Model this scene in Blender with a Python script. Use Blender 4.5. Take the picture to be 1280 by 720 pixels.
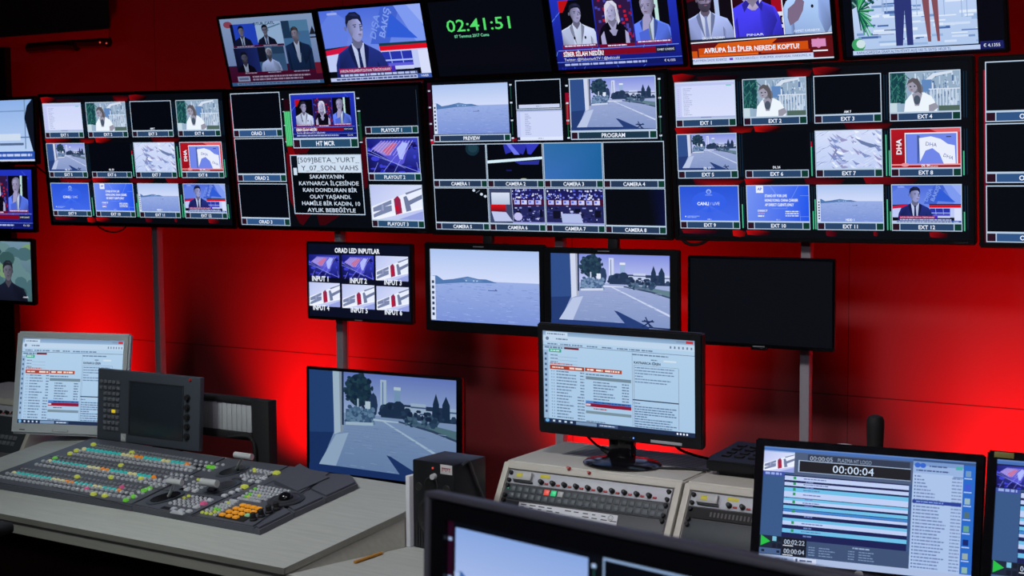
import bpy, bmesh, math, random
import numpy as np
from mathutils import Matrix, Vector
for _o in list(bpy.data.objects): bpy.data.objects.remove(_o)
C = bpy.context.scene.collection
S = bpy.context.scene
R = math.radians
# ------------------------------------------------------------------ camera
EYE = Vector((0, 0, 1.75)); FPX = 1816.0
CY, CP, CR = R(31.92), R(-4.742), R(-0.431)
_fw = Vector((-math.sin(CY)*math.cos(CP), math.cos(CY)*math.cos(CP), math.sin(CP)))
_ri = Vector((math.cos(CY), math.sin(CY), 0)); _up = _ri.cross(_fw)
RIGHT = math.cos(CR)*_ri + math.sin(CR)*_up; UP = -math.sin(CR)*_ri + math.cos(CR)*_up; FWD = _fw
cam = bpy.data.objects.new('camera', bpy.data.cameras.new('camera')); C.objects.link(cam)
cam.matrix_world = Matrix(((RIGHT.x, UP.x, -FWD.x, EYE.x), (RIGHT.y, UP.y, -FWD.y, EYE.y), (RIGHT.z, UP.z, -FWD.z, EYE.z), (0, 0, 0, 1)))
cam.data.sensor_width = 36; cam.data.lens = FPX/1280*36; cam.data.clip_start = .05
cam.data.dof.use_dof = True; cam.data.dof.focus_distance = 4.6; cam.data.dof.aperture_fstop = 10
S.camera = cam
# ------------------------------------------------------------------ world, lamps, exposure
w = bpy.data.worlds.new('dark_room'); S.world = w; w.use_nodes = True
w.node_tree.nodes['Background'].inputs[0].default_value = (.25, .35, .6, 1); w.node_tree.nodes['Background'].inputs[1].default_value = .004
S.view_settings.view_transform = 'Standard'; S.view_settings.look = 'None'
S.view_settings.exposure = 0; S.view_settings.gamma = 1; S.view_settings.use_curve_mapping = False
def area(name, loc, aim, sx, sy, power, col, spread=180):
    l = bpy.data.lights.new(name, 'AREA'); l.shape = 'RECTANGLE'; l.size = sx; l.size_y = sy; l.energy = power; l.color = col; l.spread = R(spread)
    o = bpy.data.objects.new(name, l); C.objects.link(o); o.location = loc
    o.rotation_euler = (Vector(aim)-Vector(loc)).to_track_quat('-Z', 'Y').to_euler(); return o
RED = (1.0, .004, .006)
# red LED floods standing on the floor between the screen posts and the wall
for _x, _p in ((-6.0, 6.4), (-4.5, 6.0), (-2.82, 6.8), (-1.2, 6.8), (.4, 4.8)):
    area('red_floodlight', (_x, 5.06, .10), (_x, 5.4, 1.16), .26, .10, _p, RED, 76)
# dim ceiling downlights over the desks
area('ceiling_downlight', (-3.1, 1.75, 2.97), (-3.0, 3.05, .8), .5, .5, 13.5, (.93, 1.0, .98), 90)
area('ceiling_downlight', (-1.4, 1.9, 2.97), (-1.5, 3.4, .9), .5, .5, 11, (1.0, .93, 1.0), 90)
area('ceiling_downlight', (-.9, -.2, 2.97), (-.6, 1.0, 1.2), .5, .5, 5, (.85, .9, 1.0), 70)
# added fill, an unseen bluish source behind the camera lifting upright faces and wall
area('added_fill_light', (-1.0, -1.0, 2.9), (-3.0, 5.0, 1.0), 1.6, .6, 11, (.80, .80, 1.0), 140)
# ------------------------------------------------------------------ helpers
def lin(c):
    c = c/255.0
    return c/12.92 if c <= .04045 else ((c+.055)/1.055)**2.4
def L3(c): return (lin(c[0]), lin(c[1]), lin(c[2]))
def mat(name, col, rough=.5, metal=0, noise=0.0, nscale=40, bump=0.0, emit=None, es=1.0, spec=.5, coat=0):
    m = bpy.data.materials.new(name); m.use_nodes = True; nt = m.node_tree; b = nt.nodes['Principled BSDF']
    b.inputs['Base Color'].default_value = (*col, 1); b.inputs['Roughness'].default_value = rough; b.inputs['Metallic'].default_value = metal
    b.inputs['Specular IOR Level'].default_value = spec; b.inputs['Coat Weight'].default_value = coat
    if emit: b.inputs['Emission Color'].default_value = (*emit, 1); b.inputs['Emission Strength'].default_value = es
    tc = nt.nodes.new('ShaderNodeTexCoord'); n = nt.nodes.new('ShaderNodeTexNoise'); n.inputs['Scale'].default_value = nscale; n.inputs['Detail'].default_value = 4
    nt.links.new(tc.outputs['Object'], n.inputs['Vector'])
    if noise:
        x = nt.nodes.new('ShaderNodeMix'); x.data_type = 'RGBA'; x.blend_type = 'MULTIPLY'; x.inputs[0].default_value = 1
        r = nt.nodes.new('ShaderNodeMapRange'); r.inputs[3].default_value = 1-noise; r.inputs[4].default_value = 1+noise
        nt.links.new(n.outputs['Fac'], r.inputs[0]); x.inputs[6].default_value = (*col, 1); nt.links.new(r.outputs[0], x.inputs[7]); nt.links.new(x.outputs[2], b.inputs['Base Color'])
    rr = nt.nodes.new('ShaderNodeMapRange'); rr.inputs[3].default_value = max(0, rough-.06); rr.inputs[4].default_value = min(1, rough+.06)
    nt.links.new(n.outputs['Fac'], rr.inputs[0]); nt.links.new(rr.outputs[0], b.inputs['Roughness'])
    if bump:
        bp = nt.nodes.new('ShaderNodeBump'); bp.inputs['Strength'].default_value = bump; bp.inputs['Distance'].default_value = .002
        nt.links.new(n.outputs['Fac'], bp.inputs['Height']); nt.links.new(bp.outputs[0], b.inputs['Normal'])
    return m
def bx(bm, x0, x1, y0, y1, z0, z1, bev=0, seg=2, mi=0, M=None):
    r = bmesh.ops.create_cube(bm, size=1); vs = r['verts']
    for v in vs: v.co = Vector(((x0+x1)/2+v.co.x*(x1-x0), (y0+y1)/2+v.co.y*(y1-y0), (z0+z1)/2+v.co.z*(z1-z0)))
    fs = list({f for v in vs for f in v.link_faces})
    if bev:
        q = bmesh.ops.bevel(bm, geom=list({e for f in fs for e in f.edges}), offset=bev, segments=seg, affect='EDGES', profile=.5)
        fs = list({f for f in q['faces']} | {f for f in fs if f.is_valid})
        vs = list({v for f in fs for v in f.verts})
    for f in fs: f.material_index = mi
    if M is not None:
        for v in vs: v.co = M @ v.co
    return vs
def cyl(bm, p0, p1, r0, r1=None, n=20, mi=0, caps=True):
    r1 = r0 if r1 is None else r1
    p0 = Vector(p0); p1 = Vector(p1); d = (p1-p0).normalized(); a = d.orthogonal().normalized(); b = d.cross(a)
    A = [bm.verts.new(p0+r0*(a*math.cos(t)+b*math.sin(t))) for t in [2*math.pi*i/n for i in range(n)]]
    B = [bm.verts.new(p1+r1*(a*math.cos(t)+b*math.sin(t))) for t in [2*math.pi*i/n for i in range(n)]]
    fs = [bm.faces.new((A[i], A[(i+1) % n], B[(i+1) % n], B[i])) for i in range(n)]
    if caps: fs += [bm.faces.new(A[::-1]), bm.faces.new(B)]
    for f in fs: f.material_index = mi
def lathe(bm, prof, n=24, mi=0, o=(0, 0, 0), sx=1, sy=1):   # prof: (radius, z)
    rings = []
    for r, z in prof:
        if r < 1e-6: rings.append([bm.verts.new((o[0], o[1], o[2]+z))])
        else: rings.append([bm.verts.new((o[0]+sx*r*math.cos(2*math.pi*i/n), o[1]+sy*r*math.sin(2*math.pi*i/n), o[2]+z)) for i in range(n)])
    for a, b in zip(rings, rings[1:]):
        for i in range(n):
            j = (i+1) % n
            if len(a) == 1 and len(b) > 1: f = bm.faces.new((a[0], b[j], b[i]))
            elif len(b) == 1 and len(a) > 1: f = bm.faces.new((a[i], a[j], b[0]))
            elif len(a) > 1: f = bm.faces.new((a[i], a[j], b[j], b[i]))
            else: continue
            f.material_index = mi
def tube(bm, pts, r, n=8, mi=0):
    pts = [Vector(p) for p in pts]
    if len(pts) > 2:      # smooth a little
        out = []
        for i in range(len(pts)-1):
            p0 = pts[max(i-1, 0)]; p1 = pts[i]; p2 = pts[i+1]; p3 = pts[min(i+2, len(pts)-1)]
            for k in range(5):
                t = k/5; out.append(.5*((2*p1)+(p2-p0)*t+(2*p0-5*p1+4*p2-p3)*t*t+(3*p1-p0-3*p2+p3)*t**3))
        pts = out+[pts[-1]]
    prev = None; a = None
    for i, p in enumerate(pts):
        d = (pts[min(i+1, len(pts)-1)]-pts[max(i-1, 0)]).normalized()
        a = d.orthogonal().normalized() if a is None else (a-d*a.dot(d)).normalized()
        b = d.cross(a)
        ring = [bm.verts.new(p+r*(a*math.cos(2*math.pi*k/n)+b*math.sin(2*math.pi*k/n))) for k in range(n)]
        if prev:
            for k in range(n):
                f = bm.faces.new((prev[k], prev[(k+1) % n], ring[(k+1) % n], ring[k])); f.material_index = mi
        else: bm.faces.new(ring[::-1]).material_index = mi
        prev = ring
    bm.faces.new(prev).material_index = mi
def prism(bm, pts, vec, mi=0):      # planar polygon (3D points) swept along vec
    vec = Vector(vec); A = [bm.verts.new(Vector(p)) for p in pts]; B = [bm.verts.new(Vector(p)+vec) for p in pts]; n = len(A)
    fs = [bm.faces.new(A[::-1]), bm.faces.new(B)]+[bm.faces.new((A[i], A[(i+1) % n], B[(i+1) % n], B[i])) for i in range(n)]
    for f in fs: f.material_index = mi
    return A+B
def part(name, bm, m, parent=None, loc=None, smooth=True, label=None, angle=35):
    bmesh.ops.recalc_face_normals(bm, faces=bm.faces[:])
    me = bpy.data.meshes.new(name); bm.to_mesh(me); bm.free()
    for x in (m if isinstance(m, (list, tuple)) else [m]): me.materials.append(x)
    if smooth:
        me.shade_smooth(); me.set_sharp_from_angle(angle=R(angle))
    o = bpy.data.objects.new(name, me); C.objects.link(o)
    if parent: o.parent = parent
    if loc is not None: o.location = loc
    if label: o['label'] = label
    return o
def thing(name, label, cat, loc=(0, 0, 0), rot=None, group=None):
    o = bpy.data.objects.new(name, None); C.objects.link(o); o.empty_display_size = .05
    o.location = loc; o['label'] = label; o['category'] = cat
    if rot is not None: o.rotation_euler = rot
    if group: o['group'] = group
    return o
def tag(o, label, cat, group=None):
    o['label'] = label; o['category'] = cat
    if group: o['group'] = group
    return o
def struct(name, bm, m):
    o = part(name, bm, m, smooth=False); o['kind'] = 'structure'; return o
def BM(): return bmesh.new()
def box_part(name, m, parent, x0, x1, y0, y1, z0, z1, bev=.002, label=None):
    b = BM(); bx(b, x0, x1, y0, y1, z0, z1, bev); return part(name, b, m, parent, label=label)
def ray(px, py): return FWD+RIGHT*((px-640)/FPX)+UP*((360-py)/FPX)
def on_plane(px, py, p0, n):
    d = ray(px, py); p0 = Vector(p0); n = Vector(n); return EYE+d*((p0-EYE).dot(n)/d.dot(n))
def on_z(px, py, z): return on_plane(px, py, (0, 0, z), (0, 0, 1))
# text outlines, cached as flat triangles (em units)
_tc = {}
def glyphs(s, bold=0.0):
    k = (s, bold)
    if k not in _tc:
        c = bpy.data.curves.new('t', 'FONT'); c.body = s; c.resolution_u = 2; c.offset = bold; c.fill_mode = 'FRONT'
        o = bpy.data.objects.new('t', c); me = o.to_mesh()
        v = np.array([(p.co.x, p.co.y) for p in me.vertices]); f = [tuple(p.vertices) for p in me.polygons]
        o.to_mesh_clear(); bpy.data.objects.remove(o); bpy.data.curves.remove(c); _tc[k] = (v, f)
    return _tc[k]
def text_part(name, s, m, parent, M, h, w=None, bold=0.0, th=.0006):   # lettering as thin raised mesh; M places it, x right, z up, faces -y
    v, f = glyphs(s, bold); v = v.copy(); v[:, 0] -= (v[:, 0].min()+v[:, 0].max())/2; k = h/.73
    kx = k if w is None else w/(v[:, 0].max()-v[:, 0].min())
    b = BM(); vs = [b.verts.new(M @ Vector((x*kx, -th, (y-.365)*k))) for x, y in v]
    for q in f:
        try: b.faces.new([vs[i] for i in q])
        except ValueError: pass
    return part(name, b, m, parent, smooth=False)
# ------------------------------------------------------------------ what a display shows: flat coloured shapes on the panel's surface
STEP = .00012
class Pic:
    def __init__(s, W, H):
        s.W, s.H = W, H; s.V = []; s.F = []; s.Cc = []; s.bb = np.zeros((0, 4)); s.ly = np.zeros(0, int); s.buf = []; s.frame = None
    def _layer(s, b):
        if len(s.buf) >= 64:
            s.bb = np.vstack([s.bb, np.array([x[:4] for x in s.buf])]); s.ly = np.concatenate([s.ly, np.array([x[4] for x in s.buf])]); s.buf = []
        m = 0
        if len(s.bb):
            h = (s.bb[:, 0] < b[2]) & (s.bb[:, 2] > b[0]) & (s.bb[:, 1] < b[3]) & (s.bb[:, 3] > b[1])
            if h.any(): m = s.ly[h].max()
        for q in s.buf:
            if q[0] < b[2] and q[2] > b[0] and q[1] < b[3] and q[3] > b[1]: m = max(m, q[4])
        m += 1; s.buf.append((*b, m)); return m
    def add(s, pts, faces, cols):
        pts = np.asarray(pts, float)
        if len(pts) < 3: return
        l = s._layer((pts[:, 0].min(), pts[:, 1].min(), pts[:, 0].max(), pts[:, 1].max())); k = len(s.V)
        for (u, v), c in zip(pts, cols): s.V.append(((u-.5)*s.W, -l*STEP, (.5-v)*s.H)); s.Cc.append(c)
        for f in faces: s.F.append([i+k for i in f])
    def root(s): return Sub(s, 0, 0, 1, 1, (1, 1, 1))
    def uv(s, px, py):      # image point -> place on this panel
        inv = s.frame.inverted(); o = inv @ EYE; d = inv.to_3x3() @ ray(px, py); p = o+d*(-o.y/d.y)
        return (p.x/s.W+.5, .5-p.z/s.H)
    def build(s, parent, mats, y, name='screen', base=True):
        me = bpy.data.meshes.new(name); n = len(s.V); V = [(x, yy+y, z) for x, yy, z in s.V]; F = list(s.F); W, H = s.W/2, s.H/2
        bv = [(-W, y, -H), (W, y, -H), (W, y, H), (-W, y, H), (-W, y+.004, -H), (W, y+.004, -H), (W, y+.004, H), (-W, y+.004, H)]
        V += bv; F += [[n+i for i in q] for q in ((0, 1, 2, 3), (7, 6, 5, 4), (0, 4, 5, 1), (1, 5, 6, 2), (2, 6, 7, 3), (3, 7, 4, 0))]
        me.from_pydata(V, [], F)
        a = me.color_attributes.new('Col', 'FLOAT_COLOR', 'POINT'); arr = np.zeros((len(V), 4), np.float32); arr[:, 3] = 1
        if n: arr[:n, :3] = np.array(s.Cc)
        arr[n:, :3] = (.0022, .003, .0055); a.data.foreach_set('color', arr.ravel())
        me.materials.append(mats); me.update()
        o = bpy.data.objects.new(name, me); C.objects.link(o); o.parent = parent; return o
def _clip(P, ax, lim, sgn):
    out = []; n = len(P)
    for i in range(n):
        a, b = P[i], P[(i+1) % n]; da, db = sgn*(lim-a[ax]), sgn*(lim-b[ax])
        if da >= 0: out.append(a)
        if (da >= 0) != (db >= 0):
            t = da/(da-db); out.append(tuple(a[k]+(b[k]-a[k])*t for k in range(len(a))))
    return out
class Sub:
    def __init__(s, pic, u0, v0, u1, v1, tint):
        s.p = pic; s.r = (u0, v0, u1, v1); s.t = tint; s.ar = (u1-u0)*pic.W/((v1-v0)*pic.H)
    def sub(s, x0, y0, x1, y1, tint=None):
        a = s.m(x0, y0); b = s.m(x1, y1); t = s.t if tint is None else tuple(i*j for i, j in zip(s.t, tint)); return Sub(s.p, *a, *b, t)
    def m(s, x, y): return (s.r[0]+x*(s.r[2]-s.r[0]), s.r[1]+y*(s.r[3]-s.r[1]))
    def c(s, col): return tuple(a*b for a, b in zip(L3(col), s.t))
    def poly(s, pts, col):
        cs = col if isinstance(col[0], (tuple, list)) else [col]*len(pts)
        P = [(x, y, *s.c(q)) for (x, y), q in zip(pts, cs)]
        if min(p[0] for p in P) < 0 or max(p[0] for p in P) > 1 or min(p[1] for p in P) < 0 or max(p[1] for p in P) > 1:
            for ax, lim, sg in ((0, 0, -1), (0, 1, 1), (1, 0, -1), (1, 1, 1)):
                P = _clip(P, ax, lim, sg)
                if len(P) < 3: return
        s.p.add([s.m(q[0], q[1]) for q in P], [list(range(len(P)))[::-1]], [q[2:] for q in P])
    def rect(s, x0, y0, x1, y1, col): s.poly([(x0, y0), (x1, y0), (x1, y1), (x0, y1)], col)
    def grad(s, x0, y0, x1, y1, top, bot): s.poly([(x0, y0), (x1, y0), (x1, y1), (x0, y1)], [top, top, bot, bot])
    def ell(s, cx, cy, rx, ry, col, n=16, a0=0, a1=360):
        s.poly([(cx+rx*math.cos(R(a0+(a1-a0)*i/n)), cy+ry*math.sin(R(a0+(a1-a0)*i/n))) for i in range(n if a1-a0 == 360 else n+1)], col)
    def blob(s, cx, cy, rx, ry, c0, c1, n=14):      # soft disc, centre colour to rim colour
        if cx-rx < 0 or cx+rx > 1 or cy-ry < 0 or cy+ry > 1: return s.ell(cx, cy, rx, ry, c1, n)
        P = [s.m(cx, cy)]+[s.m(cx+rx*math.cos(2*math.pi*i/n), cy+ry*math.sin(2*math.pi*i/n)) for i in range(n)]
        s.p.add(P, [[0, 1+(i+1) % n, 1+i] for i in range(n)], [s.c(c0)]+[s.c(c1)]*n)
    def line(s, x0, y0, x1, y1, w, col):
        dx, dy = (x1-x0)*s.ar, y1-y0; l = math.hypot(dx, dy) or 1; nx, ny = -dy/l*w/2/s.ar, dx/l*w/2
        s.poly([(x0+nx, y0+ny), (x1+nx, y1+ny), (x1-nx, y1-ny), (x0-nx, y0-ny)], col)
    def frame(s, x0, y0, x1, y1, w, col):
        wx = w/s.ar
        s.rect(x0, y0, x1, y0+w, col); s.rect(x0, y1-w, x1, y1, col); s.rect(x0, y0+w, x0+wx, y1-w, col); s.rect(x1-wx, y0+w, x1, y1-w, col)
    def text(s, t, x, y, h, col, al='c', w=None, bold=0.0, rot=0):   # x,y: centre height; h: capital height
        v, f = glyphs(t, bold)
        if not len(v): return
        v = v.copy(); x0, x1 = v[:, 0].min(), v[:, 0].max(); k = h/.73; kx = k/s.ar if w is None else w/(x1-x0)
        v[:, 0] -= {'c': (x0+x1)/2, 'l': x0, 'r': x1}[al]; q = np.empty_like(v)
        X = v[:, 0]*kx*s.ar; Y = -(v[:, 1]-.365)*k; c, n = math.cos(R(rot)), math.sin(R(rot))
        q[:, 0] = x+(X*c-Y*n)/s.ar; q[:, 1] = y+X*n+Y*c
        s.p.add([s.m(a, b) for a, b in q], f, [s.c(col)]*len(q))
    def greek(s, x0, x1, y, h, col, rng, gap=.012, fill=1.0):     # unreadably small print: word-sized strokes
        x = x0; xe = x0+(x1-x0)*fill
        while x < xe:
            w = rng.uniform(.5, 2.6)*h/s.ar*1.6; s.rect(x, y-h/2, min(x+w, xe), y+h/2, col); x += w+h*.5/s.ar
# ------------------------------------------------------------------ pictures
W_, K_ = (235, 242, 255), (4, 6, 12)
def sh(c, k): return tuple(max(0, min(255, int(v*k))) for v in c)
def bust(p, cx, cy, h, skin, hair, coat, shirt=None, tie=None, style='short', face=0.0, beard=None, specs=False, wide=1.0, vneck=1.0):
    k = h/p.ar
    def P(l): return [(cx+x*k, cy+y*h) for x, y in l]
    dk, dc, ww, f = sh(skin, .7), sh(coat, .7), wide, face; sd = -1 if f > 0 else 1
    if style == 'long': p.poly(P([(-.42, 0), (-.4, -.35), (-.2, -.58), (.15, -.6), (.38, -.38), (.43, .1), (.5, .62), (.3, .82), (-.3, .8), (-.46, .6)]), sh(hair, .8))
    body = [(-.22, .5), (-.3, .62), (-.62, .78), (-1.12*ww, .98), (-1.34*ww, 1.4), (-1.5*ww, 2.4), (-1.55*ww, 4.5), (1.55*ww, 4.5), (1.5*ww, 2.4), (1.34*ww, 1.4), (1.12*ww, .98), (.62, .78), (.3, .62), (.22, .5)]
    p.poly(P(body), [sh(coat, 1.2 if y < 1.0 else (1.0 if y < 2 else .72)) for x, y in body])
    p.poly(P([(-1.02*ww, 1.6), (-.86*ww, 1.35), (-.76*ww, 4.5), (-.93*ww, 4.5)]), [coat, dc, sh(coat, .55), dc]); p.poly(P([(1.02*ww, 1.6), (.86*ww, 1.35), (.76*ww, 4.5), (.93*ww, 4.5)]), [coat, dc, sh(coat, .55), dc])
    p.poly(P([(sd*.35, .75), (sd*1.05*ww, 1.0), (sd*1.2*ww, 1.6), (sd*.6, 2.6), (sd*.3, 1.8)]), [coat, coat, dc, dc, coat])
    if shirt:
        p.poly(P([(-.3, .6), (-.42, .85), (-.05, 2.2*vneck+.2), (.12, 2.2*vneck+.2), (.42, .85), (.3, .6)]), [shirt, shirt, sh(shirt, .85), sh(shirt, .85), sh(shirt, .9), shirt])
        p.poly(P([(-.3, .6), (-.5, .8), (-.42, 1.15), (-.12, 1.9*vneck)]), dc); p.poly(P([(.3, .6), (.5, .8), (.42, 1.15), (.16, 1.9*vneck)]), dc)
    nk = skin if shirt is None or vneck > .8 else skin
    p.poly(P([(-.21, .2), (.21, .2), (.24, .66), (0, .95), (-.24, .66)]), [sh(skin, .6), sh(skin, .6), dk, dk, dk])
    if tie: p.poly(P([(-.08, .8), (.08, .8), (.06, .95), (.14, 2.2), (0, 2.45), (-.11, 2.2), (-.05, .95)]), tie)
    ov = [(.36*math.cos(t)*(1-.16*max(0, math.sin(t)))+f*.07*max(0, math.sin(t)), .52*math.sin(t)*(1.06 if math.sin(t) > 0 else 1)) for t in [2*math.pi*i/24 for i in range(24)]]
    p.poly(P(ov), [sh(skin, 1.1 if (x*sd < .05 and y < .2) else (.78 if x*sd > .18 else .96)) for x, y in ov])
    p.ell(cx-(.37+f*.1)*k, cy+.02*h, .05*k, .1*h, dk, 8); p.ell(cx+(.37-f*.1)*k, cy+.02*h, .05*k, .1*h, dk, 8)
    p.poly(P([(sd*.3, -.2), (sd*.34, .1), (sd*.22, .38), (sd*.16+f*.1, .1)]), [dk, dk, dk, sh(skin, .92)])
    p.poly(P([(f*.25+.01, -.06), (f*.25+.06+f*.07, .13), (f*.25-.04, .15)]), sh(skin, .74))
    for sx in (-.15, .15):
        p.ell(cx+(sx+f*.16)*k, cy-.03*h, .055*k, .03*h, sh(skin, .55), 8); p.ell(cx+(sx+f*.18)*k, cy-.028*h, .022*k, .022*h, (24, 26, 40), 6); p.line(cx+(sx-.085+f*.16)*k, cy-.1*h, cx+(sx+.085+f*.16)*k, cy-.112*h, .028*h, sh(hair, .7) if style != 'thin' else sh(skin, .5))
    p.ell(cx+f*.2*k, cy+.27*h, .1*k, .022*h, sh((skin[0], skin[1]*.75, skin[2]*.8), .66), 8); p.ell(cx+f*.2*k, cy+.33*h, .08*k, .02*h, sh(skin, .82), 8)
    if beard: p.poly(P([(-.34, .1), (-.2, .2), (-.1+f*.2, .19), (.1+f*.2, .19), (.22, .2), (.34, .1), (.3, .4), (.12, .6), (-.12, .6), (-.3, .4)]), [beard, beard, sh(beard, 1.2), sh(beard, 1.2), beard, beard, beard, sh(beard, .8), sh(beard, .8), beard]); p.ell(cx+f*.2*k, cy+.28*h, .09*k, .022*h, (140, 100, 124), 8)
    if specs:
        for sx in (-.16, .16): p.rect(cx+(sx-.12+f*.16)*k, cy-.08*h, cx+(sx+.12+f*.16)*k, cy+.04*h, (25, 28, 40)); p.rect(cx+(sx-.09+f*.16)*k, cy-.055*h, cx+(sx+.09+f*.16)*k, cy+.015*h, sh(skin, .9))
    if style == 'short': p.poly(P([(-.38, .02), (-.41, -.22), (-.34, -.46), (-.12, -.6), (.16, -.6), (.36, -.45), (.4, -.2), (.37, .02), (.33, -.18), (.22, -.32), (-.02, -.33), (-.24, -.27), (-.33, -.14)]), hair); p.poly(P([(-.2, -.5), (.1, -.55), (.28, -.42), (.05, -.44)]), sh(hair, 1.5))
    elif style == 'thin': p.poly(P([(-.38, .02), (-.39, -.25), (-.3, -.43), (-.05, -.54), (.2, -.52), (.35, -.37), (.39, .02), (.33, -.24), (.1, -.42), (-.24, -.36)]), hair)
    elif style == 'long':
        p.poly(P([(-.2, -.58), (.15, -.6), (.38, -.36), (.42, .1), (.48, .6), (.34, .8), (.31, .2), (.27, -.2), (.02, -.4), (-.24, -.14), (-.34, .3), (-.42, .6), (-.44, .1), (-.4, -.34)]), [sh(hair, 1.05)]*7+[hair]*7); p.line(cx-.1*k, cy-.5*h, cx+.3*k, cy-.2*h, .03*h, sh(hair, .8)); p.line(cx+.36*k, cy-.1*h, cx+.4*k, cy+.6*h, .03*h, sh(hair, .75))
def p_road(p, seed=3):
    r = random.Random(seed)
    p.grad(0, 0, 1, .42, (128, 142, 222), (196, 204, 245)); p.grad(0, .4, 1, 1, (158, 172, 214), (128, 148, 196))
    p.rect(.5, .27, 1, .41, (44, 60, 92))
    for x0, x1, y in ((.66, .72, .29), (.7, .8, .25), (.76, .84, .31), (.55, .6, .33), (.93, 1, .27)): p.rect(x0, y, x1, .37, (196, 206, 236)); p.rect(x0, y+.03, x1, y+.045, (90, 105, 150))
    p.rect(.497, .05, .538, .34, (205, 214, 240)); p.rect(.51, .07, .518, .32, (120, 140, 190)); p.rect(.59, .13, .632, .3, (150, 175, 215)); p.rect(.588, .11, .634, .14, (225, 230, 245))
    for x, y, a in ((.57, .33, .05), (.62, .3, .04), (.53, .34, .04), (.68, .36, .03)): p.ell(x, y, a, a*1.5, (38, 56, 86), 10)
    for x, w, t in ((.865, .02, .14), (.93, .024, .16)): p.poly([(x, t), (x+w, .24), (x+w*1.1, .4), (x-w*1.1, .4), (x-w, .24)], (34, 54, 84))
    p.poly([(.68, .41), (1, .48), (1, .56), (.85, .5), (.68, .44)], (98, 128, 142)); p.poly([(.62, .43), (.85, .49), (1, .56), (1, .58), (.84, .51), (.62, .445)], (60, 74, 108))
    for i in range(46): p.ell(r.uniform(.66, .87), r.uniform(.37, .46), r.uniform(.008, .022), r.uniform(.014, .03), r.choice([(56, 78, 110), (74, 98, 126), (44, 66, 96), (88, 112, 138)]), 6)
    for i in range(26): p.ell(r.uniform(.5, .98), r.uniform(.3, .4), r.uniform(.01, .025), r.uniform(.014, .03), r.choice([(38, 56, 88), (50, 70, 102), (30, 46, 76)]), 6)
    p.ell(.35, .17, .085, .16, (30, 52, 76), 16)
    for i in range(90):
        a = r.uniform(0, 6.3); q = r.random()**.5; p.ell(.35+.1*q*math.cos(a), .18+.17*q*math.sin(a), r.uniform(.008, .02), r.uniform(.012, .03), r.choice([(34, 58, 80), (48, 78, 96), (26, 46, 70), (40, 68, 86)]), 6)
    p.ell(.45, .3, .03, .12, (44, 64, 100), 8)
    p.rect(.26, .36, .455, .49, (80, 106, 146))
    for i in range(90): p.ell(r.uniform(.265, .455), r.uniform(.335, .48), r.uniform(.008, .018), r.uniform(.012, .024), r.choice([(92, 120, 158), (112, 140, 176), (66, 92, 132), (124, 150, 184)]), 6)
    p.poly([(.26, .485), (.45, .47), (.45, .5), (.26, .515)], (205, 214, 238)); p.rect(.395, .27, .43, .34, (225, 232, 248)); p.rect(.34, .25, .352, .33, (190, 200, 225))
    p.poly([(.5, .44), (.52, .44), (1, .8), (1, .83)], (202, 212, 240)); p.poly([(.45, .43), (.62, .44), (.62, .45), (.45, .45)], (215, 222, 245))
    for i in range(13): y = .52+.42*(i/13)**1.3; p.line(.27-.12*i/13, y, .6+.03*i, y+.004, .0035, (138, 154, 200))
    for i in range(60): x, y = r.uniform(.2, .95), r.uniform(.5, .93); p.line(x, y, x+r.uniform(.02, .07), y+.003, .006, r.choice([(146, 162, 206), (160, 174, 216), (134, 150, 198)]))
    for i in range(7): p.line(.42+i*.012, .5, .2+i*.085, .93, .003, (140, 156, 202))
    p.poly([(0, 0), (.175, 0), (.175, .6), (.11, .75), (0, 1)], (48, 78, 138)); p.poly([(0, .62), (.175, .6), (.06, 1), (0, 1)], (36, 60, 116))
    p.poly([(.17, 0), (.23, 0), (.24, .58), (.18, .62)], (206, 214, 238)); p.poly([(.215, 0), (.232, 0), (.243, .58), (.224, .6)], (168, 172, 192)); p.rect(.234, 0, .248, .52, (40, 56, 92))
    p.poly([(.19, .62), (.28, .59), (.19, .93), (.07, .93)], (186, 198, 230))
    p.poly([(0, .93), (.2, .93), (.68, .94), (.66, 1), (0, 1)], (34, 58, 118)); p.poly([(.54, .77), (.57, .78), (.82, .97), (.83, 1), (.66, 1)], (38, 62, 120))
    for a, b in (((.79, .88), (.86, .98)), ((.86, .88), (.77, .98)), ((.77, .9), (.87, .9)), ((.8, .84), (.84, .98)), ((.82, .98), (1, .99))): p.line(*a, *b, .018, (30, 48, 96))
def p_sea(p, seed=5, strip=True):
    r = random.Random(seed)
    p.grad(0, 0, 1, .44, (172, 196, 240), (210, 220, 250)); p.grad(0, .43, 1, 1, (152, 174, 228), (122, 146, 214))
    for i in range(260): x, y = r.random(), .46+.54*r.random(); p.line(x, y, min(1, x+r.uniform(.01, .06)), y+.002, r.uniform(.004, .008), r.choice([(140, 162, 226), (128, 150, 214), (156, 176, 234), (118, 142, 208)]))
    p.poly([(0, .38), (.06, .37), (.12, .43), (.22, .41), (.35, .37), (.45, .4), (.52, .4), (.58, .425), (.62, .445), (.3, .455), (0, .5)], (82, 120, 176))
    p.poly([(.3, .4), (.36, .385), (.44, .41), (.5, .43), (.35, .44)], (100, 138, 190))
    for x in (.43, .4, .33): p.rect(x, .42, x+.012, .435, (200, 212, 240))
    p.rect(.535, .545, .62, .556, (84, 104, 150)); p.rect(.6, .53, .612, .55, (84, 104, 150))
    if strip:
        p.rect(.0, .38, .045, .99, (214, 224, 246))
        for i in range(7): p.rect(.012, .44+i*.075, .034, .48+i*.075, (44, 62, 96))
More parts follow.
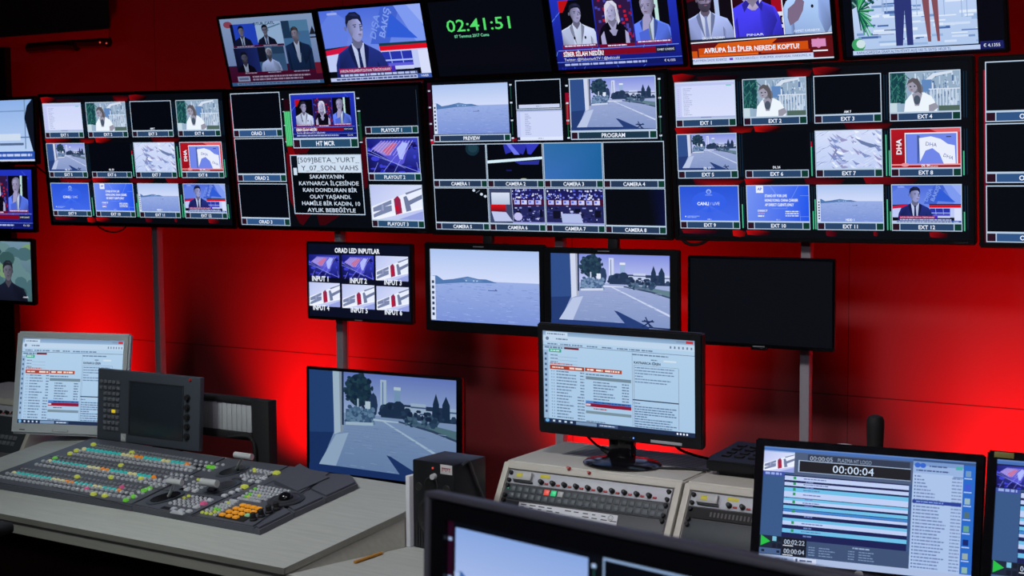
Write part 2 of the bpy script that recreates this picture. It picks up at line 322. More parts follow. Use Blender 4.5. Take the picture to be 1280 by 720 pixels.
def p_woman(p, seed=7):
    r = random.Random(seed); p.rect(0, 0, 1, 1, (148, 172, 196))
    for i in range(130): x, y = r.uniform(.3, 1), r.uniform(0, .9); p.rect(x, y, x+r.uniform(.006, .03), y+r.uniform(.02, .2), r.choice([(110, 138, 176), (186, 206, 228), (82, 112, 156), (206, 220, 238)]))
    p.poly([(.45, .3), (.62, .05), (.9, 0), (.9, .05), (.66, .12), (.5, .36)], (214, 224, 240)); p.rect(.46, .2, .6, .5, (96, 136, 190))
    for i in range(9): x = .58+i*.045; p.rect(x, .45, x+.016, .95, (206, 218, 236))
    p.rect(.56, .43, 1, .455, (214, 224, 240)); p.rect(.7, .86, 1, 1, (80, 104, 96))
    p.rect(0, 0, .22, .78, (22, 66, 74))
    for i in range(80): x, y = r.uniform(0, .24), r.uniform(0, .7); p.line(x, y, x+r.uniform(-.06, .06), y+r.uniform(.06, .18), .02, r.choice([(28, 84, 86), (48, 112, 104), (18, 58, 68), (60, 124, 116)]))
    p.rect(0, .76, .15, 1, (196, 216, 226)); p.rect(.1, .76, .15, 1, (150, 178, 200))
    p.poly([(.24, .3), (.4, .15), (.48, .4), (.47, .62), (.4, .6)], (110, 112, 124))
    p.poly([(.2, 1), (.22, .72), (.3, .56), (.38, .52), (.5, .52), (.6, .62), (.66, .8), (.68, 1)], (236, 244, 252))
    p.poly([(.32, .55), (.42, .5), (.47, .54), (.42, .85), (.36, .85)], (150, 150, 168)); p.ell(.39, .7, .05, .12, (72, 86, 104), 10)
    p.ell(.33, .34, .075, .17, (158, 156, 174), 14); p.poly([(.25, .3), (.27, .2), (.33, .14), (.41, .18), (.45, .35), (.46, .56), (.41, .5), (.39, .34), (.33, .24)], (92, 88, 96))
    p.ell(.3, .36, .016, .02, (50, 50, 66), 6); p.ell(.36, .355, .014, .018, (50, 50, 66), 6); p.ell(.315, .44, .018, .012, (110, 80, 96), 6)
    p.poly([(.56, .84), (.66, .78), (.7, .9), (.62, 1), (.56, 1)], (150, 150, 166))
def p_listapp(p):
    r = random.Random(2); p.grad(0, 0, 1, 1, (206, 214, 250), (216, 224, 252)); p.rect(0, .03, 1, .1, (188, 198, 240)); p.rect(.86, .1, .95, .13, (120, 200, 190)); p.rect(0, .1, .1, .94, (196, 204, 246))
    for i in range(14): y = .17+i*.055; p.greek(.13, .3, y, .018, (160, 166, 206), r, fill=r.uniform(.3, .9)); p.rect(.03, y, .06, y+.02, (186, 180, 226))
    p.rect(0, .94, 1, 1, (172, 184, 226)); p.rect(.42, .955, .6, .975, (120, 130, 180))
def p_dha(p):
    p.grad(0, 0, 1, 1, (176, 22, 34), (148, 14, 26)); p.poly([(.55, 0), (1, 0), (1, .12), (.72, .14)], (224, 92, 98)); p.rect(.95, .1, 1, .9, (206, 60, 66))
    p.text('DHA', .11, .45, .135, W_, rot=-90, bold=.03)
    p.rect(.2, .1, .96, .93, (236, 240, 252)); p.rect(.215, .13, .945, .9, (112, 134, 232)); p.rect(.215, .13, .225, .9, (60, 80, 160))
    p.poly([(.38, .16), (.42, .18), (.4, .88), (.38, .88)], (70, 92, 150))
    p.poly([(.41, .24), (.58, .2), (.72, .27), (.82, .4), (.92, .44), (.93, .9), (.76, .9), (.7, .64), (.6, .5), (.5, .56), (.42, .84)], (232, 238, 252))
    p.text('DHA', .585, .4, .1, (84, 96, 170), rot=8); p.text('DHA', .83, .72, .09, (84, 96, 170), rot=20); p.rect(.8, .2, .87, .23, (60, 70, 120))
    p.rect(.0, .9, 1, .935, (240, 150, 150)); p.text('SAKARYA', .62, .965, .035, W_); p.ell(.2, .92, .06, .05, (230, 150, 160), 10)
def p_snow(p, seed=4):
    r = random.Random(seed); p.grad(0, 0, 1, 1, (212, 222, 250), (190, 206, 244))
    for i in range(170): x, y = r.uniform(-.1, 1), r.uniform(-.1, 1); d = 1 if int(x*6) % 2 else -1; l = r.uniform(.05, .2); p.poly([(x, y), (x+l*.5, y+d*l*.6), (x+l, y+d*l*.9), (x+l*.5, y+d*l*.9+.04)], r.choice([(236, 242, 254), (168, 182, 226), (124, 142, 196), (206, 214, 246), (150, 150, 196), (222, 230, 252)]))
    p.poly([(.6, .2), (.78, .32), (.98, .42), (.84, .46), (.7, .36)], (106, 124, 168)); p.poly([(.2, .35), (.34, .5), (.22, .8), (.3, .5)], (130, 134, 178))
def p_live(p):
    p.grad(0, 0, 1, 1, (40, 84, 214), (64, 104, 234)); p.ell(.5, .45, .3, .3, (52, 96, 232), 20); p.ell(.5, .16, .045, .07, (150, 176, 244), 12); p.ell(.5, .17, .028, .045, (70, 110, 228), 10); p.rect(.44, .25, .56, .27, (130, 160, 240))
    for i in range(8): p.line(.5, .55, .62+i*.055, 1, .005, (72, 116, 238)); p.line(.5, .55, .38-i*.055, 1, .005, (72, 116, 238))
    p.text('CANLI', .4, .5, .09, W_, bold=.03, w=.2); p.text('/ LIVE', .6, .5, .09, (206, 220, 252), w=.16)
    p.rect(.08, .86, .1, .89, W_); r = random.Random(1); p.greek(.12, .33, .865, .02, (150, 176, 246), r); p.greek(.12, .28, .9, .02, (150, 176, 246), r); p.text('HDD 1', .5, .95, .035, W_)
def p_ap(p):
    r = random.Random(9); p.poly([(0, 0), (1, 0), (1, 1), (0, 1)], [(118, 148, 244), (36, 92, 238), (30, 84, 234), (108, 140, 240)]); p.line(.38, 0, .5, .3, .012, (140, 170, 250)); p.line(.84, 0, .64, .62, .012, (120, 156, 248)); p.line(.4, .64, .66, .64, .01, (120, 156, 248)); p.line(.86, .28, 1, .28, .01, (120, 156, 248)); p.line(.86, .86, 1, .86, .01, (120, 156, 248)); p.line(.85, .7, .86, .98, .01, (120, 156, 248))
    p.rect(.15, 0, .27, .2, (234, 240, 254)); p.text('AP', .21, .09, .08, (80, 110, 220), bold=.03)
    for i, t in enumerate(('STAND BY FOR LIVE', 'HONG KONG: CHINA CARRIER', 'AP DIRECT CLIENTS ONLY')): p.text(t, .29, .28+i*.125, .075, W_, 'l', w=(.36, .54, .47)[i], bold=.03)
    p.text('DIRECT', .17, .7, .05, W_, 'l', bold=.03, w=.16); p.greek(.17, .28, .78, .03, (190, 150, 200), r); p.greek(.17, .28, .85, .035, W_, r)
    for i in range(3): p.greek(.62, .83, .72+i*.06, .032, (214, 226, 254), r)
    p.text('ICC 2', .5, .95, .035, W_)
def p_anchor(p, full=True):
    p.grad(0, 0, 1, .6, (74, 106, 216), (112, 140, 232)); p.poly([(0, .2), (.14, 0), (.3, .2), (.2, .6), (0, .6)], (96, 126, 226)); p.poly([(.46, .5), (.62, 0), (.8, 0), (.64, .52)], (66, 98, 206))
    p.poly([(.74, 0), (.92, 0), (1, .35), (1, .55), (.9, .5)], (126, 154, 240)); p.poly([(.7, .1), (.92, .46), (.62, .42)], (48, 92, 214)); p.poly([(.86, 0), (1, 0), (1, .3)], (150, 172, 244))
    p.text('DIŞA', .53, .26, .1, (120, 150, 232), rot=-66, bold=.02, w=.2); p.text('BAKIŞ', .63, .22, .1, (128, 158, 238), rot=-66, bold=.02, w=.24)
    p.rect(0, .6, 1, .86, (190, 202, 246)); p.poly([(0, .53), (.3, .5), (.3, .52), (0, .56)], (20, 40, 60)); p.poly([(0, .56), (.25, .51), (.25, .59), (0, .63)], (206, 20, 66)); p.poly([(.54, .5), (1, .5), (1, .535), (.54, .54)], (22, 58, 72)); p.poly([(.54, .54), (1, .535), (1, .6), (.54, .605)], (222, 14, 36))
    p.rect(.55, .62, .84, .82, (40, 52, 170)); p.line(.63, .62, .64, .82, .012, (160, 180, 250)); p.line(.74, .62, .75, .82, .012, (160, 180, 250)); p.rect(.55, .73, .85, .75, (170, 188, 250)); p.rect(.6, .78, .84, .82, (92, 92, 214)); p.rect(.9, .62, 1, .96, (214, 222, 250))
    bust(p, .335, .26, .36, (150, 156, 206), (22, 28, 58), (30, 42, 112), (196, 208, 246), (22, 32, 82), face=1, wide=.92)
    p.rect(.08, .035, .18, .065, (150, 168, 236)); r = random.Random(3)
    p.rect(.1, .82, .62, .89, (140, 22, 84)); p.rect(.62, .82, .66, .89, (70, 40, 180)); p.rect(.66, .82, .84, .87, (196, 206, 244)); p.rect(.1, .89, .87, .95, (30, 40, 92)); p.rect(.0, .95, 1, 1, (186, 198, 240)); p.rect(.86, .94, 1, 1, (60, 90, 170))
    p.text('AVRUPA PARLAMENTOSU\'NUN TÜRKİYE KARARI', .11, .857, .04, (236, 226, 250), 'l', w=.5); p.greek(.11, .86, .92, .03, (180, 194, 236), r); p.greek(.06, .85, .975, .024, (70, 84, 140), r); p.text('HABER', .93, .97, .03, W_)
def p_three(p, full=True):
    r = random.Random(8); p.grad(0, 0, 1, 1, (34, 52, 190), (18, 26, 120))
    for i in range(26): x, y = r.random(), r.random(); p.line(x, y, x+r.uniform(-.1, .1), y+r.uniform(.1, .3), .006, r.choice([(70, 110, 240), (110, 150, 250), (40, 60, 200)]))
    xs = ((.07, .345), (.355, .645), (.655, .93))
    a = p.sub(xs[0][0], .12, xs[0][1], .72); a.rect(0, 0, 1, 1, (8, 8, 16)); a.poly([(0, 0), (.3, 0), (.1, .25), (0, .25)], (190, 16, 20)); bust(a, .47, .28, .36, (152, 150, 190), (26, 28, 48), (178, 188, 222), (206, 218, 246), face=.6, wide=.98)
    for x in (.36, .68): a.ell(x, .8, .03, .035, (20, 22, 36), 8)
    b = p.sub(xs[1][0], .1, xs[1][1], .74); b.rect(0, 0, 1, 1, (44, 24, 66))
    for i in range(60): x, y = r.random(), r.random(); b.rect(x, y, min(1, x+.07), min(1, y+.05), r.choice([(190, 26, 54), (150, 20, 60), (70, 70, 170), (34, 20, 70)]))
    bust(b, .46, .3, .34, (176, 174, 216), (206, 206, 226), (12, 10, 24), (176, 174, 216), style='long', face=-.6, wide=.72, vneck=.55)
    b.poly([(.1, .78), (.2, .68), (.24, 1), (.1, 1)], (170, 168, 210)); b.poly([(.78, .68), (.86, .74), (.88, 1), (.76, 1)], (170, 168, 210))
    c = p.sub(xs[2][0], .1, xs[2][1], .72); c.rect(0, 0, 1, 1, (8, 8, 18)); c.rect(.62, 0, .72, .7, (190, 226, 220)); bust(c, .42, .26, .4, (150, 146, 182), (120, 120, 150), (84, 112, 222), (206, 222, 250), (108, 124, 130), style='thin', face=-.5, wide=.95)
    c.poly([(.26, .5), (.34, .4), (.46, .42), (.5, .54), (.42, .62), (.4, .8), (.22, .8)], (160, 156, 196)); c.poly([(.12, .78), (.4, .7), (.42, .95), (.14, 1)], (76, 102, 212))
    p.rect(.06, .685, .345, .735, (120, 22, 70)); p.rect(.36, .7, .645, .745, (110, 12, 50)); p.rect(.655, .68, .93, .73, (120, 30, 90))
    for x0, x1, y in ((.08, .33, .7), (.43, .58, .722), (.67, .92, .695)): p.greek(x0, x1, y, .016, (220, 216, 244), r)
    p.line(.02, .755, .98, .745, .008, (120, 150, 250)); p.rect(.05, .765, .8, .84, (124, 10, 34)); p.rect(.8, .765, .95, .84, (22, 26, 60)); p.text('SİBER SİLAH NEDİR?', .06, .803, .058, W_, 'l', w=.33, bold=.03); p.text('SOHBET GÜNDEMİ', .94, .803, .026, W_, 'r', w=.13)
    p.rect(0, .85, 1, .9, (20, 30, 128)); p.text('Twitter: @HaberturkTV / @balcicaki', .06, .873, .036, (226, 232, 250), 'l', w=.45); p.rect(0, .91, 1, .97, (16, 24, 96)); p.greek(.06, .72, .94, .026, (170, 184, 240), r); p.text('€ 4,1355', .94, .94, .03, W_, 'r')
    p.line(0, .905, 1, .9, .006, (110, 140, 250))
def p_swirl(p, seed=6):
    r = random.Random(seed); p.poly([(0, 0), (1, 0), (1, 1), (0, 1)], [(24, 28, 120), (60, 70, 200), (20, 22, 110), (14, 12, 70)])
    for i in range(40): x, y = r.random(), r.random(); p.ell(x, y, r.uniform(.02, .09), r.uniform(.02, .09), r.choice([(40, 44, 180), (26, 26, 130), (60, 64, 210), (18, 16, 90)]), 8)
    p.poly([(.08, .3), (.28, .08), (.84, .1), (.7, .72), (.6, .8), (.3, .5)], (86, 84, 210)); p.poly([(.1, .3), (.3, .12), (.58, .14), (.45, .5), (.34, .5)], (150, 130, 214)); p.poly([(.3, .36), (.5, .14), (.6, .16), (.4, .5)], (196, 96, 140)); p.poly([(.58, .3), (.7, .12), (.8, .16), (.68, .62), (.62, .6)], (170, 186, 252))
    for i in range(11): x = .08+i*.06; p.line(x, .36+i*.02, x+.22, .08, .012, (196, 190, 244))
    for a, b in (((0, .42), (1, .98)), ((.02, .34), (.72, .86)), ((.5, 1), (.84, .1)), ((.3, .96), (.56, .5)), ((.1, 1), (.2, .7)), ((.95, .7), (.98, 1))): p.line(*a, *b, .012, (150, 160, 250))
def p_htlogo(p):
    p.poly([(0, 0), (1, 0), (1, 1), (0, 1)], [(186, 196, 240), (214, 222, 250), (176, 186, 236), (206, 214, 248)]); p.poly([(0, .62), (1, .06), (1, .62), (0, 1)], (232, 238, 254)); p.poly([(0, .93), (1, .62), (1, .68), (.1, 1), (0, 1)], (240, 244, 255)); p.poly([(.5, 1), (1, .74), (1, 1)], (150, 162, 226))
    p.poly([(.68, .22), (1, .06), (1, .1), (.7, .27)], (120, 128, 160))
    p.poly([(.03, .66), (.4, .42), (.4, .54), (.26, .62), (.4, .58), (.4, .74), (.03, .95), (.03, .85), (.2, .72), (.03, .78)], (122, 134, 170)); p.rect(.2, .56, .24, .74, (150, 160, 196))
    p.poly([(.45, .4), (.53, .3), (.58, .4), (.6, .8), (.47, .86)], (150, 36, 76)); p.poly([(.47, .6), (.53, .57), (.54, .7), (.48, .76)], (196, 14, 44))
    p.poly([(.64, .34), (.7, .3), (.74, .44), (1, .26), (1, .38), (.76, .56), (.78, .72), (.68, .76)], (112, 124, 160))
def p_ctrl(p, seed=1, left=True):
    r = random.Random(seed); p.grad(0, 0, 1, 1, (26, 26, 88), (40, 38, 110)); x0 = .42 if left else 0; sc = 1-x0
    p.rect(x0, .3, 1, .5, (70, 14, 50)); p.rect(x0, .48, 1, 1, (34, 38, 92))
    for i in range(int(90*sc)): x, y = r.uniform(x0, .96), r.choice([.02, .05, .14, .18, .23, .27]); p.rect(x, y, x+r.uniform(.01, .035), y+r.uniform(.025, .05), r.choice([(206, 212, 250), (120, 132, 236), (70, 84, 206), (232, 236, 254), (160, 170, 246)]))
    for i in range(int(5*sc)+2): x = x0+sc*(i+.3)/(int(5*sc)+2.5); p.rect(x, .33, x+.1, .45, r.choice([(180, 188, 246), (206, 210, 250)])); p.rect(x+.012, .35, x+.05, .41, (96, 110, 220))
    for i in range(int(70*sc)): x, y = r.uniform(x0, .95), r.uniform(.48, .95); p.rect(x, y, x+r.uniform(.01, .06), y+r.uniform(.012, .05), r.choice([(150, 158, 226), (20, 22, 54), (14, 16, 40), (196, 200, 244), (60, 66, 140), (30, 30, 70)]))
    for x, y, w_, h in ((.12, .62, .13, .22), (.5, .56, .1, .1), (.85, .6, .1, .2)): p.rect(x0+sc*x, y, x0+sc*(x+w_), y+h, (14, 16, 38))
    if left:
        p.rect(0, 0, .42, 1, (58, 68, 104)); p.grad(.04, .12, .38, .46, (216, 224, 242), (180, 192, 220)); p.grad(.02, .46, .3, .66, (216, 16, 24), (120, 14, 30)); p.poly([(.03, .66), (.3, .68), (.42, .94), (.08, .95)], (190, 198, 236)); p.line(.41, 0, .43, 1, .012, (200, 210, 240)); p.ell(.52, .8, .08, .12, (190, 190, 240), 10)
    else: p.poly([(.26, .7), (.6, .7), (.64, .95), (.28, .95)], (176, 188, 232))
    p.rect(x0, .95, 1, 1, (150, 156, 214))
FR = (184, 204, 226)
def tile(p, x0, y0, x1, y1, label, fn=None, lh=.17, small=None, bg=(5, 8, 16), bar=(40, 68, 104), edge=True):
    t = p.sub(x0, y0, x1, y1); yb = 1-lh; t.rect(0, 0, 1, 1, bg)
    if fn:
        v = t.sub(.012, .015, .988, yb-.01); fn(v)
    if small: t.text(small, .5, yb-.06, .05, W_, bold=.03)
    if edge: t.frame(0, 0, 1, yb, .018, FR)
    t.rect(0, yb, 1, 1, bar); a = lh/t.ar*.95; t.rect(0, yb, a, 1, (42, 18, 34)); t.rect(1-a, yb, 1, 1, (12, 58, 48)); t.frame(0, yb, 1, 1, .016, FR); t.rect(a, yb, a+.012, 1, FR); t.rect(1-a-.012, yb, 1-a, 1, FR)
    t.text(label, .5, 1-lh*.5, lh*.5, W_, bold=.02)
EX = ((.0066, .2288), (.2552, .4775), (.5018, .7251), (.751, .9735)); EY = ((.051, .3258), (.367, .6405), (.684, .951))
def p_ext(p):
    red = (190, 8, 18)
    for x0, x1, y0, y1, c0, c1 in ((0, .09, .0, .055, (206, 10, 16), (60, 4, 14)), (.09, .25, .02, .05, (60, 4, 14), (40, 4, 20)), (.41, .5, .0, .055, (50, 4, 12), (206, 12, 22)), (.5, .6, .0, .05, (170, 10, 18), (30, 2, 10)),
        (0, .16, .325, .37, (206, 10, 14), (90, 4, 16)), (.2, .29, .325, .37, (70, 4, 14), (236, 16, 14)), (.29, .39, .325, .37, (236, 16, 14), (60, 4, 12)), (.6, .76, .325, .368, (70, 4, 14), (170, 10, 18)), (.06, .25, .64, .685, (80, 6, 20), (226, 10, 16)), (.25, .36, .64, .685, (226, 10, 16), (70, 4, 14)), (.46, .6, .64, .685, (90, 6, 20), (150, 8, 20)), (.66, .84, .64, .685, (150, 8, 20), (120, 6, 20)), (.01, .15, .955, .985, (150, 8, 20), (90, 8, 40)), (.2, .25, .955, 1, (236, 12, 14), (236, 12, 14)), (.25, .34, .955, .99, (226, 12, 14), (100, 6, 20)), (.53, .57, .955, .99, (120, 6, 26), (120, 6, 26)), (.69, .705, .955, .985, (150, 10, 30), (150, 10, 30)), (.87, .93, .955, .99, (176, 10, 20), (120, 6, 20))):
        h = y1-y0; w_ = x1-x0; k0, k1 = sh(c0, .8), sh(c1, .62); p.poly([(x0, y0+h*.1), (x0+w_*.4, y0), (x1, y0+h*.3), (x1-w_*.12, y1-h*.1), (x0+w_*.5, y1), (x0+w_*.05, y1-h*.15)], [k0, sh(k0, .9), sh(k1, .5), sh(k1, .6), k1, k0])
    fns = [p_listapp, p_woman, None, p_woman, p_road, None, p_snow, p_dha, p_live, p_ap, p_sea, p_anchor]; sm = {2: 'AM 7', 4: 'DL 17', 5: 'DL 24', 7: 'DL 20', 10: 'HDD 1'}
    for i in range(12):
        x, y = EX[i % 4], EY[i//4]; tile(p, x[0], y[0], x[1], y[1], 'EXT %d' % (i+1), fns[i], small=sm.get(i), edge=i != 5)
    for i in range(3):
        for j in range(4):
            for dx in (.008, .016): x = EX[j][1]+dx; p.rect(x, EY[i][0]+.01, x+.0022, EY[i][1]-.01, (16, 44, 66))
    for x, y0, y1 in ((.4868, .46, .632), (.735, .4, .635), (.745, .49, .635), (.9785, .5, .635), (.2375, .8, .945), (.4868, .84, .948), (.4945, .77, .948), (.735, .77, .948), (.745, .84, .948), (.9785, .84, .948)): p.rect(x, y0, x+.0038, y1, (70, 190, 140))
    p.rect(.4868, .43, .4906, .46, (196, 16, 40))
def orad(p, x0, x1):
    for i, y in enumerate(((.0076, .3335), (.342, .667), (.681, .995))): tile(p, x0, y[0], x1, y[1], 'ORAD %d' % (i+1), None, bar=(48, 84, 132))
def p_mcr(p):
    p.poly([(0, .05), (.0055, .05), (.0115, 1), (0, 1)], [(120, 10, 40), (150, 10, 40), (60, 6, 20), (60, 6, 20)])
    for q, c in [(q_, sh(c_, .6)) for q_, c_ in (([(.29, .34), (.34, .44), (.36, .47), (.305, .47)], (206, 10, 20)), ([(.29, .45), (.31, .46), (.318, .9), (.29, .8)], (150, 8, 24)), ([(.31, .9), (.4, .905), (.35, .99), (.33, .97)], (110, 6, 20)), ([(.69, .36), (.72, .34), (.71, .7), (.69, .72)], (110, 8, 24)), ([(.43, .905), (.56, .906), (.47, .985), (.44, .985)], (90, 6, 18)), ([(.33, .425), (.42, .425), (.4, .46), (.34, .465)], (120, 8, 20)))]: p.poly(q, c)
    orad(p, .0055, .281)
    tile(p, .334, .026, .679, .421, 'HT MCR', p_three, bar=(40, 76, 108))
    p.rect(.296, .15, .331, .405, (44, 150, 92))
    for i in range(5): p.rect(.299+i*.0065, .155, .3025+i*.0065, .4, (96, 220, 140))
    p.rect(.3, .06, .327, .15, (36, 6, 18))
    for y in (.06, .15, .25, .37): p.rect(.292, y, .3, y+.006, FR); p.rect(.686, y+.01, .7, y+.018, FR)
    p.rect(.687, .17, .7, .37, (20, 70, 50))
    tile(p, .7195, .02, .9825, .327, 'PLAYOUT 1', None, bg=(6, 9, 18), bar=(34, 78, 112), edge=False)
    p.rect(.9825, .03, .984, .3, (60, 76, 100))
    tile(p, .7185, .352, .9815, .657, 'PLAYOUT 2', p_swirl, bar=(40, 76, 112)); tile(p, .7185, .685, .9815, .989, 'PLAYOUT 3', p_htlogo, bar=(40, 76, 112))
    t = p.sub(.31, .469, .6868, .905); t.rect(0, 0, 1, 1, (3, 8, 14)); t.rect(.1, .01, .99, .3, (206, 222, 240)); t.rect(.0, .01, .085, .22, (10, 16, 28)); t.rect(.035, .22, .085, .34, (206, 222, 240)); t.frame(0, 0, 1, 1, .016, FR)
    t.text('[509]BETA_YURT_', .11, .085, .085, (26, 40, 66), 'l', w=.86); t.text('Y_07_SON_VAHS', .15, .22, .085, (26, 40, 66), 'l', w=.8)
    for i, (s, w_, cx) in enumerate((('SAKARYA\'NIN', .48, .5), ('KAYNARCA İLÇESİNDE', .84, .52), ('KAN DONDURAN BİR', .76, .53), ('OLAY YAŞANDI.', .58, .53), ('HAMİLE BİR KADIN, 10', .82, .53), ('AYLIK BEBEĞİYLE', .68, .53))): t.text(s, cx, .365+i*.112, .066, (206, 222, 240), w=w_, bold=.012)
def p_cams(p):
    t = [(.005, .2486, .0146-.004, .2558), (.2486, .4961), (.4961, .7435), (.7435, .9885)]
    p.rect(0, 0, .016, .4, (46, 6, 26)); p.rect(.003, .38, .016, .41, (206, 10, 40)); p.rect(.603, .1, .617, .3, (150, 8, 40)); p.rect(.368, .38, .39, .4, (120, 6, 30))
    bar = (38, 58, 88)
    tile(p, .018, .0125, .3645, .399, 'PREVIEW', p_sea, lh=.125, bar=bar, edge=False); tile(p, .62, .0115, .9655, .398, 'PROGRAM', p_road, lh=.135, bar=(28, 54, 74))
    for x in (.366, .972):
        for i in range(4): y = .03+i*.115; p.rect(x+.006, y+.012, x+.0085, y+.1, (40, 90, 80)); p.rect(x+.002, y, x+.012, y+.01, (206, 220, 240))
    for i in range(4): y = .05+i*.11; p.rect(.002, y, .012, y+.01, (190, 200, 226)); p.rect(.605, y, .615, y+.01, (206, 220, 240))
    p.rect(.6085, .17, .611, .38, (30, 110, 70)); p.rect(.976, .05, .9785, .38, (26, 80, 60))
    q = p.sub(.3937, .0085, .5855, .199); q.rect(0, 0, 1, 1, (5, 7, 14)); q.frame(0, 0, 1, 1, .03, FR); q.rect(.06, .83, .96, .95, (200, 210, 240)); q.text('ICC 1', .5, .89, .06, (60, 70, 120))
    q = p.sub(.394, .203, .5865, .3985); q.rect(0, 0, 1, 1, (204, 214, 248)); q.rect(0, 0, 1, .05, (170, 182, 226)); q.rect(0, .05, .08, .86, (190, 200, 244)); q.rect(.0, .88, 1, .98, (222, 230, 252)); q.rect(.0, .88, .06, .98, (30, 40, 70)); q.text('HDD 2', .52, .93, .05, (90, 100, 150)); r = random.Random(3)
    for i in range(12): q.greek(.18, .32, .13+i*.06, .02, (140, 150, 200), r, fill=r.uniform(.4, 1))
    def c1(s): s.rect(0, 0, 1, 1, (8, 11, 20)); s.ell(.76, .12, .13, .2, (20, 46, 60), 14); s.ell(.77, .1, .09, .13, (30, 62, 76), 12)
    def c2(s):
        s.rect(0, 0, 1, 1, (5, 7, 16)); s.poly([(.3, 0), (.75, 0), (.66, .3), (.5, .2), (.34, .28)], (44, 50, 170)); s.poly([(.36, .0), (.44, 0), (.6, .3), (.5, .3)], (110, 120, 240)); s.poly([(.72, 0), (.96, 0), (.8, .3), (.74, .28)], (52, 58, 190)); s.poly([(.5, .5), (.95, .46), (.93, .58), (.6, .58)], (40, 48, 150)); s.rect(.34, .72, .44, .76, (22, 26, 90)); s.poly([(0, .46), (1, .36), (1, .43), (0, .54)], (214, 238, 250)); s.ell(.65, .99, .06, .03, (180, 190, 150), 8)
    def c3(s): s.poly([(0, 0), (1, 0), (1, 1), (0, 1)], [(48, 108, 166), (30, 100, 158), (28, 96, 156), (58, 110, 184)])
    def c5(s):
        for x, y in ((.75, .06), (.89, .17), (.96, .23)): s.ell(x, y, .028, .04, (206, 220, 240), 8)
        s.line(.79, .13, .86, .06, .02, (120, 130, 150))
    def c8(s): s.poly([(.7, 0), (1, 0), (1, 1), (.8, 1)], [(6, 9, 18), (8, 14, 54), (10, 16, 60), (6, 9, 18)])
    for i, f in enumerate((c1, c2, c3, None, c5, lambda s: p_ctrl(s, 1, True), lambda s: p_ctrl(s, 2, False), c8)):
        j = i % 4; x0, x1 = ((.0055, .2515), (.2535, .4985), (.5005, .7455), (.7475, .9895))[j]; y0, y1 = ((.4135, .7025), (.7055, .991))[i//4]
        tile(p, x0, y0, x1, y1, 'CAMERA %d' % (i+1), f, lh=.165, bar=bar)
def p_orad(p):
    p.rect(0, 0, 1, 1, (10, 14, 34)); p.text('ORAD LED INPUTLAR', .4885, .083, .066, W_, w=.44, bold=.03)
    for i, (x0, y0, x1, y1) in enumerate(((.004, .152, .311, .461), (.336, .143, .6485, .468), (.6685, .142, .976, .47), (.002, .5345, .311, .861), (.3336, .5417, .651, .867), (.6706, .5476, .978, .868))):
        (p_swirl if i < 2 else p_htlogo)(p.sub(x0, y0, x1, y1)); p.text('INPUT %d' % (i+1), ((.12, .5, .83)[i % 3]), y1+.018, .07, W_, w=.165, bold=.03)
def p_tri(p):      # five-way discussion
    p.t = (.66, .7, .74)
    r = random.Random(5); p.grad(0, 0, 1, .75, (150, 172, 208), (120, 140, 186)); p.grad(0, .7, 1, 1, (64, 20, 52), (70, 8, 36)); p.rect(.93, .7, 1, .86, (120, 30, 50)); p.ell(.08, .09, .05, .05, (150, 70, 90), 10)
    a = p.sub(.1, .09, .375, .41); a.rect(0, 0, 1, 1, (40, 74, 200)); a.rect(0, 0, .12, 1, (14, 18, 40)); bust(a, .42, .32, .42, (116, 112, 130), (14, 16, 26), (18, 24, 50), (170, 184, 214), (40, 56, 90), wide=.95)
    b = p.sub(.375, .08, .65, .41); b.rect(0, 0, 1, 1, (164, 192, 226)); b.text('OTUR ÇATL', .35, .06, .12, (40, 62, 96), w=.85, bold=.03); b.line(.4, .3, .98, .12, .06, (96, 130, 160)); bust(b, .36, .36, .42, (110, 108, 126), (14, 16, 26), (18, 22, 44), (150, 168, 206), (24, 32, 60), specs=True, face=-.4, wide=.95)
    c = p.sub(.09, .44, .35, .8); c.poly([(0, 0), (1, 0), (1, 1), (0, 1)], [(18, 24, 52), (30, 44, 110), (30, 44, 110), (12, 14, 34)]); bust(c, .4, .4, .42, (84, 84, 104), (16, 18, 28), (10, 12, 26), (160, 170, 196), beard=(60, 58, 70), wide=.9)
    d = p.sub(.35, .44, .635, .8); d.rect(0, 0, 1, 1, (58, 90, 126)); d.rect(0, 0, .3, .6, (16, 22, 40)); d.rect(.55, .0, 1, .3, (40, 66, 96)); bust(d, .42, .26, .4, (120, 116, 132), (170, 176, 190), (150, 164, 204), style='thin', beard=(70, 72, 86), wide=.95)
    e = p.sub(.655, .085, .93, .8); e.rect(0, 0, 1, 1, (72, 116, 160)); e.rect(0, 0, .4, .35, (34, 60, 90)); e.rect(.3, 0, 1, .22, (90, 136, 172)); bust(e, .46, .27, .24, (140, 130, 146), (54, 50, 56), (22, 40, 74), (186, 198, 226), face=-1, beard=(110, 104, 116), wide=1.15)
    p.poly([(.93, .3), (.97, .18), (.995, .3)], (30, 34, 44)); p.rect(.93, .33, 1, .35, (40, 44, 60)); p.rect(.08, .8, .93, .83, (84, 8, 40)); p.rect(.1, .405, .65, .435, (84, 14, 50))
    for x0, x1, y in ((.14, .33, .42), (.43, .58, .42), (.17, .3, .815), (.42, .56, .815), (.7, .86, .815)): p.greek(x0, x1, y, .013, (170, 160, 190), r)
    p.rect(.075, .86, .21, .935, (150, 160, 190)); p.rect(.09, .88, .195, .915, (96, 106, 140)); p.greek(.24, .86, .872, .022, (170, 150, 176), r); p.greek(.24, .78, .913, .024, (160, 140, 170), r); p.rect(0, .95, 1, 1, (60, 96, 140)); p.rect(.06, .955, .95, .99, (120, 146, 184)); p.greek(.07, .93, .973, .018, (60, 80, 120), r)
